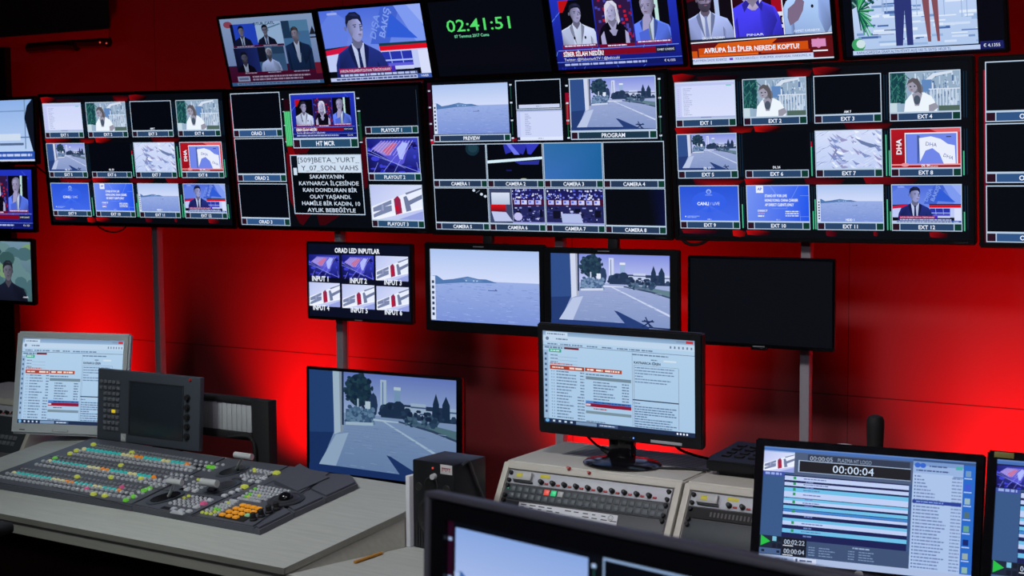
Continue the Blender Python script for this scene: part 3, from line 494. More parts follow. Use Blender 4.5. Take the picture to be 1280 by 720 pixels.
def p_clock(p):
    p.rect(0, 0, 1, 1, (7, 9, 18)); p.text('02:41:51', .42, .33, .165, (84, 222, 108), w=.565, bold=.006); p.text('07 Temmuz 2017 Cuma', .35, .475, .04, (120, 220, 170), w=.31, bold=.015)
def p_europe(p):
    r = random.Random(12); p.rect(0, 0, 1, 1, (30, 10, 22))
    a = p.sub(.0, .0, .32, .72); a.rect(0, 0, 1, 1, (16, 10, 20)); a.poly([(.0, 0), (.4, 0), (.3, .3), (0, .35)], (70, 6, 16)); a.rect(.62, 0, .72, .8, (176, 196, 236)); bust(a, .4, .32, .34, (140, 128, 160), (52, 44, 56), (152, 166, 222), (206, 216, 246), (120, 134, 186), beard=(70, 64, 84), specs=True, face=.3, wide=1.0)
    b = p.sub(.325, .0, .67, .72); b.rect(0, 0, 1, 1, (40, 8, 20)); b.rect(.8, .3, 1, .6, (160, 12, 34)); b.rect(.86, .6, 1, .86, (222, 226, 246)); b.text('ND', .94, .73, .14, (30, 10, 20), bold=.03); bust(b, .42, .16, .36, (196, 182, 220), (200, 198, 222), (62, 56, 220), (196, 182, 220), style='long', wide=.92, vneck=.4)
    c = p.sub(.68, .0, 1, .7); c.rect(0, 0, 1, 1, (24, 8, 20)); c.rect(.1, 0, .2, .9, (170, 196, 240)); bust(c, .6, .1, .36, (150, 136, 170), (30, 26, 40), (150, 178, 240), beard=(34, 28, 44), wide=1.05); c.poly([(.08, .72), (.1, .58), (.24, .5), (.34, .36), (.4, .42), (.46, .48), (.42, .62), (.3, .78), (.12, .86)], (124, 106, 134)); c.ell(.62, .56, .03, .03, (22, 24, 40), 8)
    p.line(.325, 0, .325, .72, .012, (236, 238, 250)); p.line(.675, 0, .675, .72, .012, (236, 238, 250)); p.rect(0, .7, 1, .72, (36, 44, 66))
    p.text('ERGÜN YILDIRIM', .17, .69, .028, W_, w=.16); p.text('PINAR', .47, .68, .028, W_, w=.12); p.text('AHMET KARABIYIK', .83, .665, .03, W_, w=.18)
    p.line(0, .74, 1, .71, .014, (236, 240, 252)); p.poly([(0, .755), (1, .735), (1, 1), (0, 1)], (92, 16, 22)); p.poly([(.2, .76), (.62, .74), (.56, .82), (.16, .82)], (214, 92, 22)); p.poly([(.05, .81), (.83, .785), (.83, .88), (.05, .89)], (206, 78, 14)); p.rect(.0, .84, .04, .92, (206, 84, 20)); p.rect(.05, .89, .48, .915, (224, 96, 22)); p.rect(.5, .88, .84, .905, (170, 50, 20))
    p.text('AVRUPA İLE İPLER NEREDE KOPTU?', .43, .838, .058, W_, w=.68, bold=.03); p.ell(.9, .82, .05, .06, (206, 120, 170), 4); p.rect(.855, .77, .95, .86, (214, 140, 190)); p.rect(.86, .9, .96, .915, W_)
    p.rect(0, .925, .86, .985, (200, 212, 244)); p.text('PLAYMEN İADE EDERİZ', .0, .955, .028, (70, 80, 130), 'l', w=.25); p.rect(.27, .94, .295, .968, (110, 60, 190)); p.text('KILIÇDAROĞLU: YÜRÜMEK ANAYASAL HAKKIMIZ, K', .315, .952, .026, (70, 80, 130), 'l', w=.53); p.rect(0, .985, 1, 1, (206, 226, 244))
def p_marina(p):
    r = random.Random(21); p.rect(0, 0, 1, 1, (6, 8, 18)); p.grad(.06, 0, .84, .93, (196, 214, 248), (176, 200, 236)); q = p.sub(.06, 0, .84, .93)
    for i in range(70): x, y = r.uniform(0, 1), r.uniform(.35, .95); q.rect(x, y, min(1, x+r.uniform(.05, .2)), y+r.uniform(.012, .035), r.choice([(120, 152, 202), (222, 234, 250), (150, 180, 222), (72, 104, 164), (206, 222, 246)]))
    for i in range(14): x = r.uniform(.2, 1); q.rect(x, r.uniform(.0, .2), x+.006, r.uniform(.4, .7), (150, 176, 214))
    q.poly([(0, 0), (.24, 0), (.1, .42), (0, .5)], (26, 62, 66)); 
    for i in range(30): x, y = r.uniform(0, .2), r.uniform(0, .45); q.line(x, y, x+.03, y+.05, .02, r.choice([(120, 170, 160), (20, 50, 56), (60, 110, 90)]))
    for i in range(46): a = R(r.uniform(-110, 95)); k = r.uniform(.5, 1); q.line(.05, .52, .05+.13*k*math.cos(a)+.02, .52+.34*k*math.sin(a)+.05*k, .014, r.choice([(40, 150, 92), (90, 190, 120), (24, 100, 84), (18, 70, 70)]))
    q.poly([(.36, 0), (.5, 0), (.49, .36), (.36, .36)], (16, 16, 30)); q.ell(.4, .3, .02, .05, (170, 110, 150), 8); q.poly([(.35, .34), (.49, .34), (.485, .97), (.435, .97), (.43, .55), (.4, .97), (.345, .97)], (44, 54, 118))
    q.poly([(.55, 0), (.68, 0), (.7, .34), (.57, .34)], (170, 176, 232)); q.poly([(.59, .16), (.68, .12), (.69, .32), (.62, .3)], (92, 104, 206)); q.poly([(.57, .36), (.63, .36), (.63, .94), (.605, .94)], (132, 78, 88)); q.poly([(.645, .36), (.7, .34), (.7, .94), (.68, .94)], (132, 78, 88))
    for i in range(26): q.ell(r.uniform(.55, .69), r.uniform(0, .34), .006, .012, (50, 60, 140), 6)
    p.ell(.085, .87, .045, .075, (60, 160, 100), 14); p.ell(.1, .86, .03, .05, (206, 226, 230), 10); p.poly([(.05, .93), (1, .92), (1, 1), (.04, 1)], (12, 16, 40)); p.rect(.045, .935, .85, .985, (186, 206, 240)); p.text('KAPALIÇARŞI\'DA GRAM ALTIN FİYATI ALIŞ 143 TL SATIŞ 143,20 TL', .07, .96, .03, (50, 60, 110), 'l', w=.6); p.rect(.85, .9, .99, .985, (28, 32, 96)); p.text('€ 4,1355', .92, .945, .036, W_, w=.1)
def p_yacht(p):
    p.grad(0, 0, 1, 1, (140, 176, 232), (190, 212, 244)); p.rect(0, .84, 1, .97, (40, 80, 170)); r = random.Random(4)
    p.rect(.86, 0, .875, .8, (110, 140, 180)); p.rect(0, .17, 1, .19, (120, 150, 196)); p.rect(.3, .6, .95, .62, (90, 120, 170)); p.rect(.5, .7, .84, .74, (84, 104, 140)); p.rect(.5, .55, .8, .66, (206, 220, 240)); p.poly([(.86, .3), (.9, .1), (.97, 0), (1, 0), (1, .84), (.97, .84), (.92, .6)], (14, 20, 34)); p.greek(.3, .95, .9, .04, (190, 206, 244), r); p.rect(0, .97, 1, 1, (206, 216, 240))
def p_forest(p):
    r = random.Random(15); p.grad(0, 0, 1, 1, (110, 140, 160), (66, 96, 96))
    for i in range(60): p.ell(r.random(), r.uniform(.1, 1), r.uniform(.05, .12), r.uniform(.06, .14), r.choice([(86, 122, 110), (116, 150, 110), (70, 104, 112), (98, 132, 136), (52, 84, 86)]), 9)
    bust(p, .66, .5, .3, (96, 96, 110), (30, 34, 42), (20, 24, 40), wide=1.1); p.text('HABER', .94, .93, .03, W_, 'r')
def p_news(p, warm=0):      # newsroom program with scripts list
    r = random.Random(31); T = (104, 126, 156); p.grad(0, 0, 1, 1, (176, 206, 232), (166, 198, 228)); p.grad(0, 0, 1, .05, (120, 150, 184), (150, 180, 212)); p.rect(.02, .012, .17, .055, (196, 216, 236)); p.greek(.03, .15, .033, .014, T, r); p.rect(.94, .012, .985, .04, (206, 50, 56)); p.rect(.88, .015, .935, .035, (130, 150, 180))
    p.rect(0, .055, 1, .115, (190, 212, 234)); p.greek(.09, .17, .085, .014, T, r); p.ell(.03, .085, .012, .02, T, 8)
    for i in range(6): p.rect(.84+i*.026, .075, .85+i*.026, .1, T)
    for x in (.03, .12, .2, .3, .4, .5, .58, .66): p.greek(x, x+.07, .142, .014, T, r)
    p.rect(0, .158, 1, .163, (90, 110, 140)); p.greek(.01, .14, .18, .018, T, r); p.rect(.145, .168, .245, .19, (106, 36, 52)); p.rect(.04, .195, .125, .23, (52, 160, 136)); p.greek(.05, .115, .212, .014, (200, 230, 226), r)
    p.rect(0, .21, .035, .95, (150, 180, 212))
    for i in range(12): p.rect(.01, .24+i*.057, .024, .265+i*.057, (70, 90, 124))
    for i in range(3): p.greek(.05, .1, .262+i*.036, .012, (120, 138, 168), r); p.rect(.1, .275+i*.036, .235, .278+i*.036, (130, 150, 180))
    p.greek(.045, .2, .352, .014, (190, 110, 110), r); p.rect(.045, .37, .28, .415, (168, 66, 46)); p.rect(.285, .37, .53, .41, (170, 72, 50)); p.greek(.06, .14, .393, .014, (236, 220, 210), r); p.greek(.18, .27, .393, .02, (236, 220, 210), r)
    for x in (.3, .36, .42, .47): p.greek(x, x+.045, .39, .018, (240, 224, 214), r)
    for i in range(16): y = .435+i*.033; p.greek(.09, .24, y, .013, T, r, fill=r.uniform(.5, 1)); p.rect(.055, y-.006, .06, y+.006, T); p.rect(.07, y-.006, .075, y+.006, T); p.greek(.252-.02*(i > 7), .28, y, .013, T, r)
    p.greek(.29, .47, .44, .014, T, r); p.rect(.29, .462, .59, .495, (112, 136, 152))
    for i in range(8): y = .52+i*.03; p.greek(.34, .5, y, .013, T, r, fill=r.uniform(.5, 1)); p.greek(.53, .575, y, .013, T, r)
    p.rect(.288, .722, .59, .748, (72, 130, 206)); p.greek(.34, .58, .735, .012, (40, 60, 110), r); p.rect(.288, .748, .59, .785, (140, 20, 50)); p.rect(.29, .755, .32, .775, (214, 200, 220)); p.greek(.34, .43, .805, .012, (150, 80, 80), r); p.rect(.288, .83, .59, .86, (120, 142, 156)); p.greek(.29, .42, .945, .012, T, r)
    p.rect(.597, .17, .6, .95, (140, 160, 188)); p.greek(.6, .83, .19, .014, T, r); p.greek(.72, .76, .235, .012, T, r); p.rect(.8, .228, .88, .246, (206, 222, 236)); p.text('KAYNARCA SİREN', .61, .272, .026, (36, 50, 80), 'l', w=.17, bold=.03); p.rect(.61, .3, .895, .303, T); p.rect(.893, .3, .896, .94, (130, 150, 180)); p.rect(.608, .3, .611, .94, (130, 150, 180))
    for i in range(6): p.greek(.615, .87, .325+i*.03, .012, (110, 134, 168), r, fill=(1, .95, .98, .2, .9, .8)[i])
    p.rect(.6, .66, .895, .672, (54, 70, 96)); p.greek(.605, .65, .7, .01, T, r)
    for i in range(9): p.greek(.612, .88, .735+i*.026, .012, (96, 120, 156), r, fill=(1, .9, .95, 1, .3, .9, .85, 1, .9)[i])
    p.rect(0, .955, 1, 1, (30, 46, 78)); p.ell(.022, .978, .014, .02, (110, 170, 220), 10)
    for i in range(4): p.rect(.06+i*.04, .968, .076+i*.04, .988, (190, 206, 226))
    p.rect(.22, .962, .36, .996, (120, 146, 180)); p.rect(.37, .962, .5, .996, (66, 90, 130)); p.greek(.38, .48, .978, .012, (190, 206, 226), r)
    for i in range(4): p.rect(.88+i*.02, .968, .89+i*.02, .988, W_)
def p_playout(p):
    r = random.Random(41); N = (26, 32, 84); p.rect(0, 0, 1, 1, (58, 86, 132)); p.rect(0, 0, .715, .035, (70, 110, 180)); p.grad(0, .035, .15, .21, (150, 180, 226), (120, 150, 200)); (p_htlogo)(p.sub(.0, .045, .15, .215)); p.rect(0, .215, .105, .255, (60, 80, 160)); p.greek(.01, .09, .235, .02, (150, 170, 230), r)
    p.rect(.15, .035, .715, .235, (76, 92, 122)); p.rect(.215, .045, .7, .1, (48, 58, 80)); p.text('00:00:05', .225, .075, .04, (170, 184, 206), 'l', w=.11); p.text('PLAZMA HT LOGO', .36, .075, .035, (150, 166, 190), 'l', w=.16); p.rect(.17, .1, .705, .106, (170, 190, 220)); p.rect(.175, .106, .705, .2, (28, 28, 34)); p.rect(.17, .1, .176, .2, (170, 190, 220)); p.rect(.17, .2, .705, .206, (150, 170, 200)); p.text('00:00:04', .435, .153, .068, (206, 226, 252), w=.195)
    p.rect(.105, .235, .7, .8, N)
    WH, CY_, BL = (190, 206, 244), (110, 190, 232), (64, 132, 206)
    for y0, y1, c in ((.245, .282, WH), (.3, .33, WH), (.345, .38, CY_), (.38, .43, WH), (.436, .458, CY_), (.458, .485, WH), (.502, .53, CY_), (.535, .555, BL), (.558, .582, WH), (.612, .638, CY_), (.638, .672, WH), (.705, .74, CY_)): p.rect(.107, y0, .7, y1, c)
    for y in (.26, .31, .36, .4, .47, .55, .65, .72):
        p.greek(.2, .33, y+.002, .009, (96, 116, 170), r, fill=r.uniform(.6, 1)); p.rect(.15, y-.012, .163, y+.012, (40, 150, 90))
    for y in (.29, .335, .44, .5, .59, .69, .76): p.greek(.21, .25, y, .012, (110, 130, 190), r)
    p.rect(0, .255, .105, .8, (56, 88, 136)); p.rect(0, .8, .715, .945, (62, 82, 118)); p.rect(0, .78, .23, .945, (30, 40, 60)); p.poly([(.005, .78), (.052, .83), (.005, .875)], (40, 190, 70))
    for x in (.062, .088):
        for y in (.785, .845): p.rect(x, y, x+.02, y+.04, (120, 190, 220) if x < .07 and y < .8 else (20, 26, 44))
    p.rect(.0, .89, .105, .94, (70, 96, 140)); p.rect(.01, .905, .025, .925, (24, 30, 50)); p.rect(.085, .905, .1, .925, (24, 30, 50)); p.rect(.112, .785, .228, .86, (20, 24, 38)); p.rect(.112, .865, .228, .94, (20, 24, 38)); p.text('00:02:22', .17, .82, .043, (190, 206, 230), w=.1); p.text('00:00:04', .17, .9, .043, (190, 206, 230), w=.1); p.rect(.115, .85, .165, .856, W_); p.rect(.115, .932, .165, .938, W_)
    for x in (.24, .43):
        for i in range(4): p.greek(x, x+.03, .85+i*.022, .009, (120, 142, 180), r); p.greek(x+.05, x+.14, .85+i*.022, .009, (120, 142, 180), r, fill=r.uniform(.4, 1))
    p.greek(.45, .53, .82, .012, (150, 170, 206), r)
    p.rect(.715, .03, .945, 1, (170, 194, 232)); p.rect(.715, .03, .945, .065, (120, 152, 204)); p.rect(.715, .065, .945, .13, (150, 178, 222)); p.ell(.735, .062, .014, .022, (50, 100, 206), 10); p.ell(.76, .062, .014, .022, (50, 100, 206), 10); p.rect(.91, .05, .94, .08, (80, 170, 170)); p.greek(.79, .87, .065, .012, (70, 90, 140), r); p.greek(.73, .88, .105, .012, (70, 90, 140), r); p.rect(.9, .135, .945, .15, (120, 150, 200))
    for i in range(29): y = .155+i*.0285; p.rect(.724, y-.006, .73, y+.006, (60, 84, 140)); p.greek(.735, .875, y, .011, (104, 124, 172), r, fill=min(1, .15+.1*i)*r.uniform(.7, 1)); p.greek(.895, .94, y, .011, (120, 140, 184), r)
    p.rect(.718, .355, .942, .385, (40, 62, 150)); p.greek(.735, .86, .37, .012, (120, 150, 220), r)
    p.rect(.945, .035, 1, 1, (40, 104, 200)); p.rect(0, 0, 1, .012, (96, 130, 190))
    for i in range(8): y = .08+i*.115; p.rect(.955, y, .98, y+.05, [(110, 150, 190), (60, 90, 210), (150, 180, 190), (80, 110, 120), (100, 160, 140), (20, 40, 110), (150, 170, 170), (140, 180, 170)][i]); p.rect(.95, y+.06, .985, y+.07, (170, 196, 240))
    p.rect(0, .945, 1, 1, (170, 188, 224)); p.rect(.17, .95, .28, .995, (206, 216, 240)); p.rect(.18, .958, .19, .985, (60, 80, 130)); p.greek(.2, .26, .972, .014, (80, 96, 140), r); p.greek(.08, .14, .972, .014, (96, 112, 150), r)
def p_playout2(p):
    p_playout(p); p.rect(0, .035, .16, .22, (16, 18, 60)); p_swirl(p.sub(.0, .045, .15, .215))
# ------------------------------------------------------------------ materials
M = {}
M['black'] = mat('black_plastic', (.008, .009, .011), .42, noise=.2, spec=.4)
M['gloss'] = mat('glossy_black_plastic', (.006, .006, .008), .16, noise=.1, spec=.5)
M['matte'] = mat('matte_black', (.006, .006, .007), .7, noise=.2)
M['bezelgrey'] = mat('dark_grey_bezel', (.03, .03, .035), .4, noise=.1)
M['led_lamp'] = mat('indicator_blue', (.05, .1, .5), .3, emit=(.1, .3, 1), es=1.5)
M['silver'] = mat('silver_plastic', (.42, .43, .42), .42, noise=.05)
M['beigegrey'] = mat('light_grey_plastic', (.55, .59, .60), .5, noise=.05)
M['logo'] = mat('pale_print', (.42, .43, .46), .5)
M['darkprint'] = mat('dark_print', (.05, .05, .055), .5)
M['slate'] = mat('slate_plastic', (.055, .066, .085), .5, noise=.08, nscale=300)
M['slate2'] = mat('mixer_grey', (.082, .086, .108), .48, noise=.06, nscale=300)
M['slatedark'] = mat('mixer_groove', (.02, .022, .028), .6)
M['paneldark'] = mat('panel_display_off', (.022, .030, .040), .22, noise=.1)
M['key'] = mat('grey_key', (.56, .58, .62), .4, noise=.08)
M['keydim'] = mat('dim_grey_key', (.15, .16, .18), .45, noise=.08)
M['keysmall'] = mat('small_dark_key', (.27, .285, .31), .5, noise=.1)
def litkey(n, c, e): return mat(n, tuple(.6*v for v in L3(c)), .35, emit=L3(c), es=e*.55)
M['teal'] = litkey('lit_teal_key', (50, 168, 164), 1.0); M['cream'] = litkey('lit_cream_key', (210, 206, 150), .7); M['orange'] = litkey('lit_orange_key', (220, 130, 36), .9)
M['yellow'] = litkey('lit_yellow_key', (196, 206, 84), .7); M['green'] = litkey('lit_green_key', (112, 206, 64), .7); M['pink'] = litkey('lit_pink_key', (214, 92, 140), .6); M['amber'] = litkey('lit_amber_key', (240, 160, 40), .75); M['mint'] = litkey('lit_mint_key', (150, 210, 160), .6)
M['redlit'] = litkey('lit_red_key', (240, 84, 70), .9); M['greenlit'] = litkey('lit_green_square_key', (40, 210, 130), .9); M['yel'] = litkey('bright_yellow_key', (246, 214, 40), .9)
M['alu'] = mat('brushed_aluminium', (.62, .64, .65), .32, metal=.25, noise=.08, nscale=120)
M['post'] = mat('grey_painted_steel', (.62, .56, .62), .5, noise=.06)
M['beige'] = mat('beige_console_paint', (.54, .52, .45), .55, noise=.05, nscale=60, bump=.05)
M['ventdark'] = mat('vent_dark', (.10, .095, .10), .8)
M['rackpanel'] = mat('silver_rack_panel', (.46, .48, .52), .4, noise=.05)
M['rackdark'] = mat('dark_rack_panel', (.035, .042, .05), .5, noise=.15)
M['rackkey'] = mat('slate_square_key', (.06, .075, .088), .45, noise=.1)
M['yellowtape'] = mat('yellow_tape', (.62, .56, .05), .6)
M['redplastic'] = mat('red_plastic', (.45, .03, .03), .4)
M['paper'] = mat('white_paper', (.66, .68, .72), .8, noise=.05)
M['pencil'] = mat('orange_pencil_paint', (.50, .22, .03), .4)
M['wood'] = mat('pencil_tip_wood', (.55, .38, .2), .7)
M['cards'] = mat('grey_cards', (.48, .50, .52), .6, noise=.1)
M['cardsdark'] = mat('dark_grey_cards', (.27, .28, .29), .6, noise=.1)
M['sticker'] = mat('white_sticker', (.6, .58, .58), .6)
M['redprint'] = mat('red_print', (.4, .05, .07), .6)
M['lever'] = M['alu']
# display surface: glows with its own picture
def display_mat():
    m = bpy.data.materials.new('lit_display'); m.use_nodes = True; nt = m.node_tree; b = nt.nodes['Principled BSDF']
    a = nt.nodes.new('ShaderNodeVertexColor'); a.layer_name = 'Col'
    b.inputs['Base Color'].default_value = (.004, .004, .005, 1); b.inputs['Roughness'].default_value = .35; b.inputs['Specular IOR Level'].default_value = .25
    nt.links.new(a.outputs['Color'], b.inputs['Emission Color']); b.inputs['Emission Strength'].default_value = 1; return m
M['display'] = display_mat()
# desk laminate: pale grey-beige with faint long grain
def laminate(name, c1, c2):
    m = mat(name, c1, .5); nt = m.node_tree; b = nt.nodes['Principled BSDF']; tc = nt.nodes.new('ShaderNodeTexCoord'); mp = nt.nodes.new('ShaderNodeMapping'); mp.inputs['Scale'].default_value = (3, 40, 40); n = nt.nodes.new('ShaderNodeTexNoise'); n.inputs['Scale'].default_value = 2.2; n.inputs['Detail'].default_value = 6
    cr = nt.nodes.new('ShaderNodeValToRGB'); cr.color_ramp.elements[0].position = .3; cr.color_ramp.elements[1].position = .7; cr.color_ramp.elements[0].color = (*c1, 1); cr.color_ramp.elements[1].color = (*c2, 1)
    nt.links.new(tc.outputs['Object'], mp.inputs[0]); nt.links.new(mp.outputs[0], n.inputs[0]); nt.links.new(n.outputs[0], cr.inputs[0]); nt.links.new(cr.outputs[0], b.inputs['Base Color']); return m
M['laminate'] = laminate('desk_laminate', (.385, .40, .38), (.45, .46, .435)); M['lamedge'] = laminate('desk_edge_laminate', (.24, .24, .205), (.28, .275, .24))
# painted wall panels with thin joints
def wallmat():
    m = mat('red_wall_panel', (.45, .05, .06), .55); nt = m.node_tree; b = nt.nodes['Principled BSDF']
    g = nt.nodes.new('ShaderNodeNewGeometry'); sp = nt.nodes.new('ShaderNodeSeparateXYZ'); nt.links.new(g.outputs['Position'], sp.inputs[0])
    def joint(out, period, off, wd):
        a = nt.nodes.new('ShaderNodeMath'); a.operation = 'ADD'; a.inputs[1].default_value = off; nt.links.new(out, a.inputs[0])
        p = nt.nodes.new('ShaderNodeMath'); p.operation = 'PINGPONG'; p.inputs[1].default_value = period/2; nt.links.new(a.outputs[0], p.inputs[0])
        l = nt.nodes.new('ShaderNodeMath'); l.operation = 'LESS_THAN'; l.inputs[1].default_value = wd; nt.links.new(p.outputs[0], l.inputs[0]); return l.outputs[0]
    j1 = joint(sp.outputs[2], 1.22, -.862+6.1, .0022); j2 = joint(sp.outputs[0], 1.22, 30.5+.62, .0016)
    mx = nt.nodes.new('ShaderNodeMath'); mx.operation = 'MAXIMUM'; nt.links.new(j1, mx.inputs[0]); nt.links.new(j2, mx.inputs[1])
    n = nt.nodes.new('ShaderNodeTexNoise'); n.inputs['Scale'].default_value = 1.3; n.inputs['Detail'].default_value = 3; nt.links.new(g.outputs['Position'], n.inputs['Vector'])
    r = nt.nodes.new('ShaderNodeValToRGB'); r.color_ramp.elements[0].color = (.40, .046, .056, 1); r.color_ramp.elements[1].color = (.48, .056, .066, 1); nt.links.new(n.outputs[0], r.inputs[0])
    x = nt.nodes.new('ShaderNodeMix'); x.data_type = 'RGBA'; nt.links.new(mx.outputs[0], x.inputs[0]); nt.links.new(r.outputs[0], x.inputs[6]); x.inputs[7].default_value = (.12, .02, .02, 1); nt.links.new(x.outputs[2], b.inputs['Base Color']); return m
M['wall'] = wallmat(); M['darkwall'] = mat('dark_wall_paint', (.03, .028, .03), .8, noise=.1); M['floor'] = mat('dark_carpet', (.025, .02, .022), .9, noise=.3, nscale=200, bump=.3); M['ceil'] = mat('dark_ceiling', (.02, .02, .02), .9, noise=.1)
M['soffit'] = mat('black_soffit_paint', (.06, .03, .03), .7, noise=.15)
# ------------------------------------------------------------------ the room
X0, X1, Y0, Y1, ZC = -7.2, 2.4, -1.6, 5.4, 3.0
b = BM(); bx(b, X0, X1, Y1, Y1+.12, 0, ZC); struct('wall_back', b, M['wall'])
b = BM(); bx(b, X0-.12, X0, Y0, Y1+.12, 0, ZC); struct('wall_left', b, M['darkwall'])
b = BM(); bx(b, X1, X1+.12, Y0, Y1+.12, 0, ZC); struct('wall_right', b, M['darkwall'])
b = BM(); bx(b, X0-.12, X1+.12, Y0-.12, Y0, 0, ZC); struct('wall_front', b, M['darkwall'])
b = BM(); bx(b, X0-.12, X1+.12, Y0-.12, Y1+.12, -.1, 0); struct('floor', b, M['floor'])
b = BM(); bx(b, X0-.12, X1+.12, Y0-.12, Y1+.12, ZC, ZC+.1); struct('ceiling', b, M['ceil'])
sz = on_plane(100, 52, (0, Y1, 0), (0, 1, 0)).z; sr = on_plane(136, 52, (0, Y1, 0), (0, 1, 0)).x; sf_ = on_z(137, 36, sz)
b = BM(); prism(b, [(X0, Y1, sz), (sr, Y1, sz), (sf_.x, sf_.y, sz), (X0, sf_.y, sz)], (0, 0, ZC-sz)); struct('trim_1', b, M['soffit'])
cx_ = on_plane(14, 300, (0, 4.95, 0), (0, 1, 0)); ct_ = on_plane(10, 58, (0, 4.95, 0), (0, 1, 0)); b = BM(); bx(b, -6.6, cx_.x, 4.95, 4.99, 0, ct_.z, .004); struct('trim_2', b, M['matte'])
# ------------------------------------------------------------------ screens on the wall
def orient(dy, ti, ro):
    dy, ti, ro = R(dy), R(ti), R(ro); r = Vector((math.cos(dy), math.sin(dy), 0)); n = Vector((math.sin(dy), -math.cos(dy), 0)); u = math.cos(ti)*Vector((0, 0, 1))+math.sin(ti)*n
    r3 = math.cos(ro)*r+math.sin(ro)*u; u3 = -math.sin(ro)*r+math.cos(ro)*u; n3 = r3.cross(u3)
    return Matrix(((r3.x, -n3.x, u3.x), (r3.y, -n3.y, u3.y), (r3.z, -n3.z, u3.z)))     # local x right, y into the wall, z up
def display(name, label, cat, pose, fn, bez=(.015, .015, .015, .015), dep=.05, group=None, m='black', dm='matte', bev=.004, wallmount=True, back=4.91):
    X, Y, Z, W, H, dy, ti, ro = pose
    o = orient(dy, ti, ro); root = thing(name, label, cat, (X, Y, Z), o.to_euler(), group)
    l, r, t, bo = bez; x0, x1, z0, z1 = -W/2-l, W/2+r, -H/2-bo, H/2+t; fy = -.004
    b = BM()
    q = [(x0, x1, H/2, z1), (x0, x1, z0, -H/2), (x0, -W/2, -H/2, H/2), (W/2, x1, -H/2, H/2)]
    vs = [b.verts.new((x, fy, z)) for x, z in ((x0, z0), (x1, z0), (x1, z1), (x0, z1))]; vi = [b.verts.new((x, fy, z)) for x, z in ((-W/2, -H/2), (W/2, -H/2), (W/2, H/2), (-W/2, H/2))]
    vo = [b.verts.new((v.co.x, .012, v.co.z)) for v in vs]; vk = [b.verts.new((v.co.x, .012, v.co.z)) for v in vi]
    for i in range(4):
        j = (i+1) % 4; b.faces.new((vs[i], vs[j], vi[j], vi[i])); b.faces.new((vs[j], vs[i], vo[i], vo[j])); b.faces.new((vi[i], vi[j], vk[j], vk[i])); b.faces.new((vo[i], vk[i], vk[j], vo[j]))
    bmesh.ops.bevel(b, geom=[e for e in b.edges if (e.verts[0] in vs and e.verts[1] in vs) or (e.verts[0] in vs and e.verts[1] in vo) or (e.verts[1] in vs and e.verts[0] in vo)], offset=bev, segments=3, affect='EDGES')
    part('bezel', b, M[m], root)
    b = BM(); bx(b, x0+.003, x1-.003, .0125, dep*.55, z0+.003, z1-.003, .004); k = .12*W; bx(b, x0+k, x1-k, dep*.5, dep, z0+k*.5, z1-k*.5, .008); part('housing', b, M[dm], root)
    p = Pic(W, H); p.frame = Matrix.Translation((X, Y, Z)) @ o.to_4x4()
    if fn: fn(p.root())
    p.build(root, M['display'], .0022)
    if wallmount:
        D = (back-Y)/max(.3, math.cos(R(dy))*math.cos(R(ti)))-.0
        b = BM(); bx(b, -.06, .06, dep-.004, dep+.012, -.06, .06, .002); bx(b, -.014, .014, dep+.008, max(dep+.02, D-.025), -.02, .02, .002); part('wall_bracket', b, M['bezelgrey'], root)
    return root
def brand_strip(root, x, z, w, h, m='logo'): box_part('maker_mark', M[m], root, x-w/2, x+w/2, -.0056, -.004, z-h/2, z+h/2, .0002)
TOP = 'tilted screens in the top row'; MV = 'multiview screens in the middle row'
tb = (.0135, .0135, .013, .011)
top = [('top-row screen farthest left showing five men in separate frames', (-4.198, 4.80, 2.257, .515, .296, .79, 15.77, -.28), p_tri), ('top-row screen showing one man in a dark blue suit', (-3.644, 4.80, 2.258, .524, .297, -.43, 15.53, .06), p_anchor),
 ('nearly black top-row screen showing a green digital clock', (-3.092, 4.805, 2.259, .524, .297, 0, 15.5, 0), p_clock), ('top-row screen with three guests over a dark red caption, right of the clock', (-2.543, 4.812, 2.262, .524, .296, .2, 15.5, 0), p_three),
 ('top-row screen with three guests over an orange caption banner', (-1.967, 4.785, 2.257, .524, .297, .5, 15.5, .1), p_europe), ('top-row screen farthest right showing two people standing at a marina', (-1.40, 4.785, 2.258, .524, .297, 0, 15.5, .1), p_marina)]
for la, ps, f in top: display('wall_screen', la, 'screen', ps, f, tb, .045, TOP)
mb = (.016, .016, .014, .016)
mv = [('large multiview screen with twelve EXT tiles, left end of the middle row', (-5.037, 4.796, 1.799, 1.048, .596, 6.85, 6.13, -.38), p_ext), ('large multiview screen with a white-on-black text box and three black ORAD tiles', (-3.923, 4.813, 1.792, 1.012, .585, .42, 5.95, -.23), p_mcr),
 ('large multiview screen with PREVIEW, PROGRAM and eight CAMERA tiles', (-2.845, 4.798, 1.792, 1.045, .592, .03, 4.49, -.13), p_cams), ('large multiview screen with twelve EXT tiles, right of the camera tiles', (-1.761, 4.796, 1.790, 1.049, .586, .12, 5.43, .29), p_ext),
 ('large multiview screen with black tiles, cut by the right edge', (-.670, 4.796, 1.788, 1.045, .588, .1, 5.4, .2), p_mcr)]
for la, ps, f in mv:
    d = display('multiview_screen', la, 'screen', ps, f, mb, .06, MV); brand_strip(d, ps[3]*.47, -ps[4]/2-.009, .045, .007, 'bezelgrey')
lb = (.012, .012, .012, .013)
LO = 'small screens in the left column'
display('wall_screen', 'screen at the left edge, topmost of three, showing a pale boat deck', 'screen', (-6.0, 4.82, 1.949, .50, .300, 2, 0, 0), p_yacht, (.016, .016, .016, .018), .045, LO, back=4.96)
display('wall_screen', 'screen at the left edge, middle of three, showing a man in a blue jacket', 'screen', (-6.03, 4.82, 1.611, .50, .292, 2, 0, 0), p_three, (.016, .016, .016, .018), .045, LO, back=4.96)
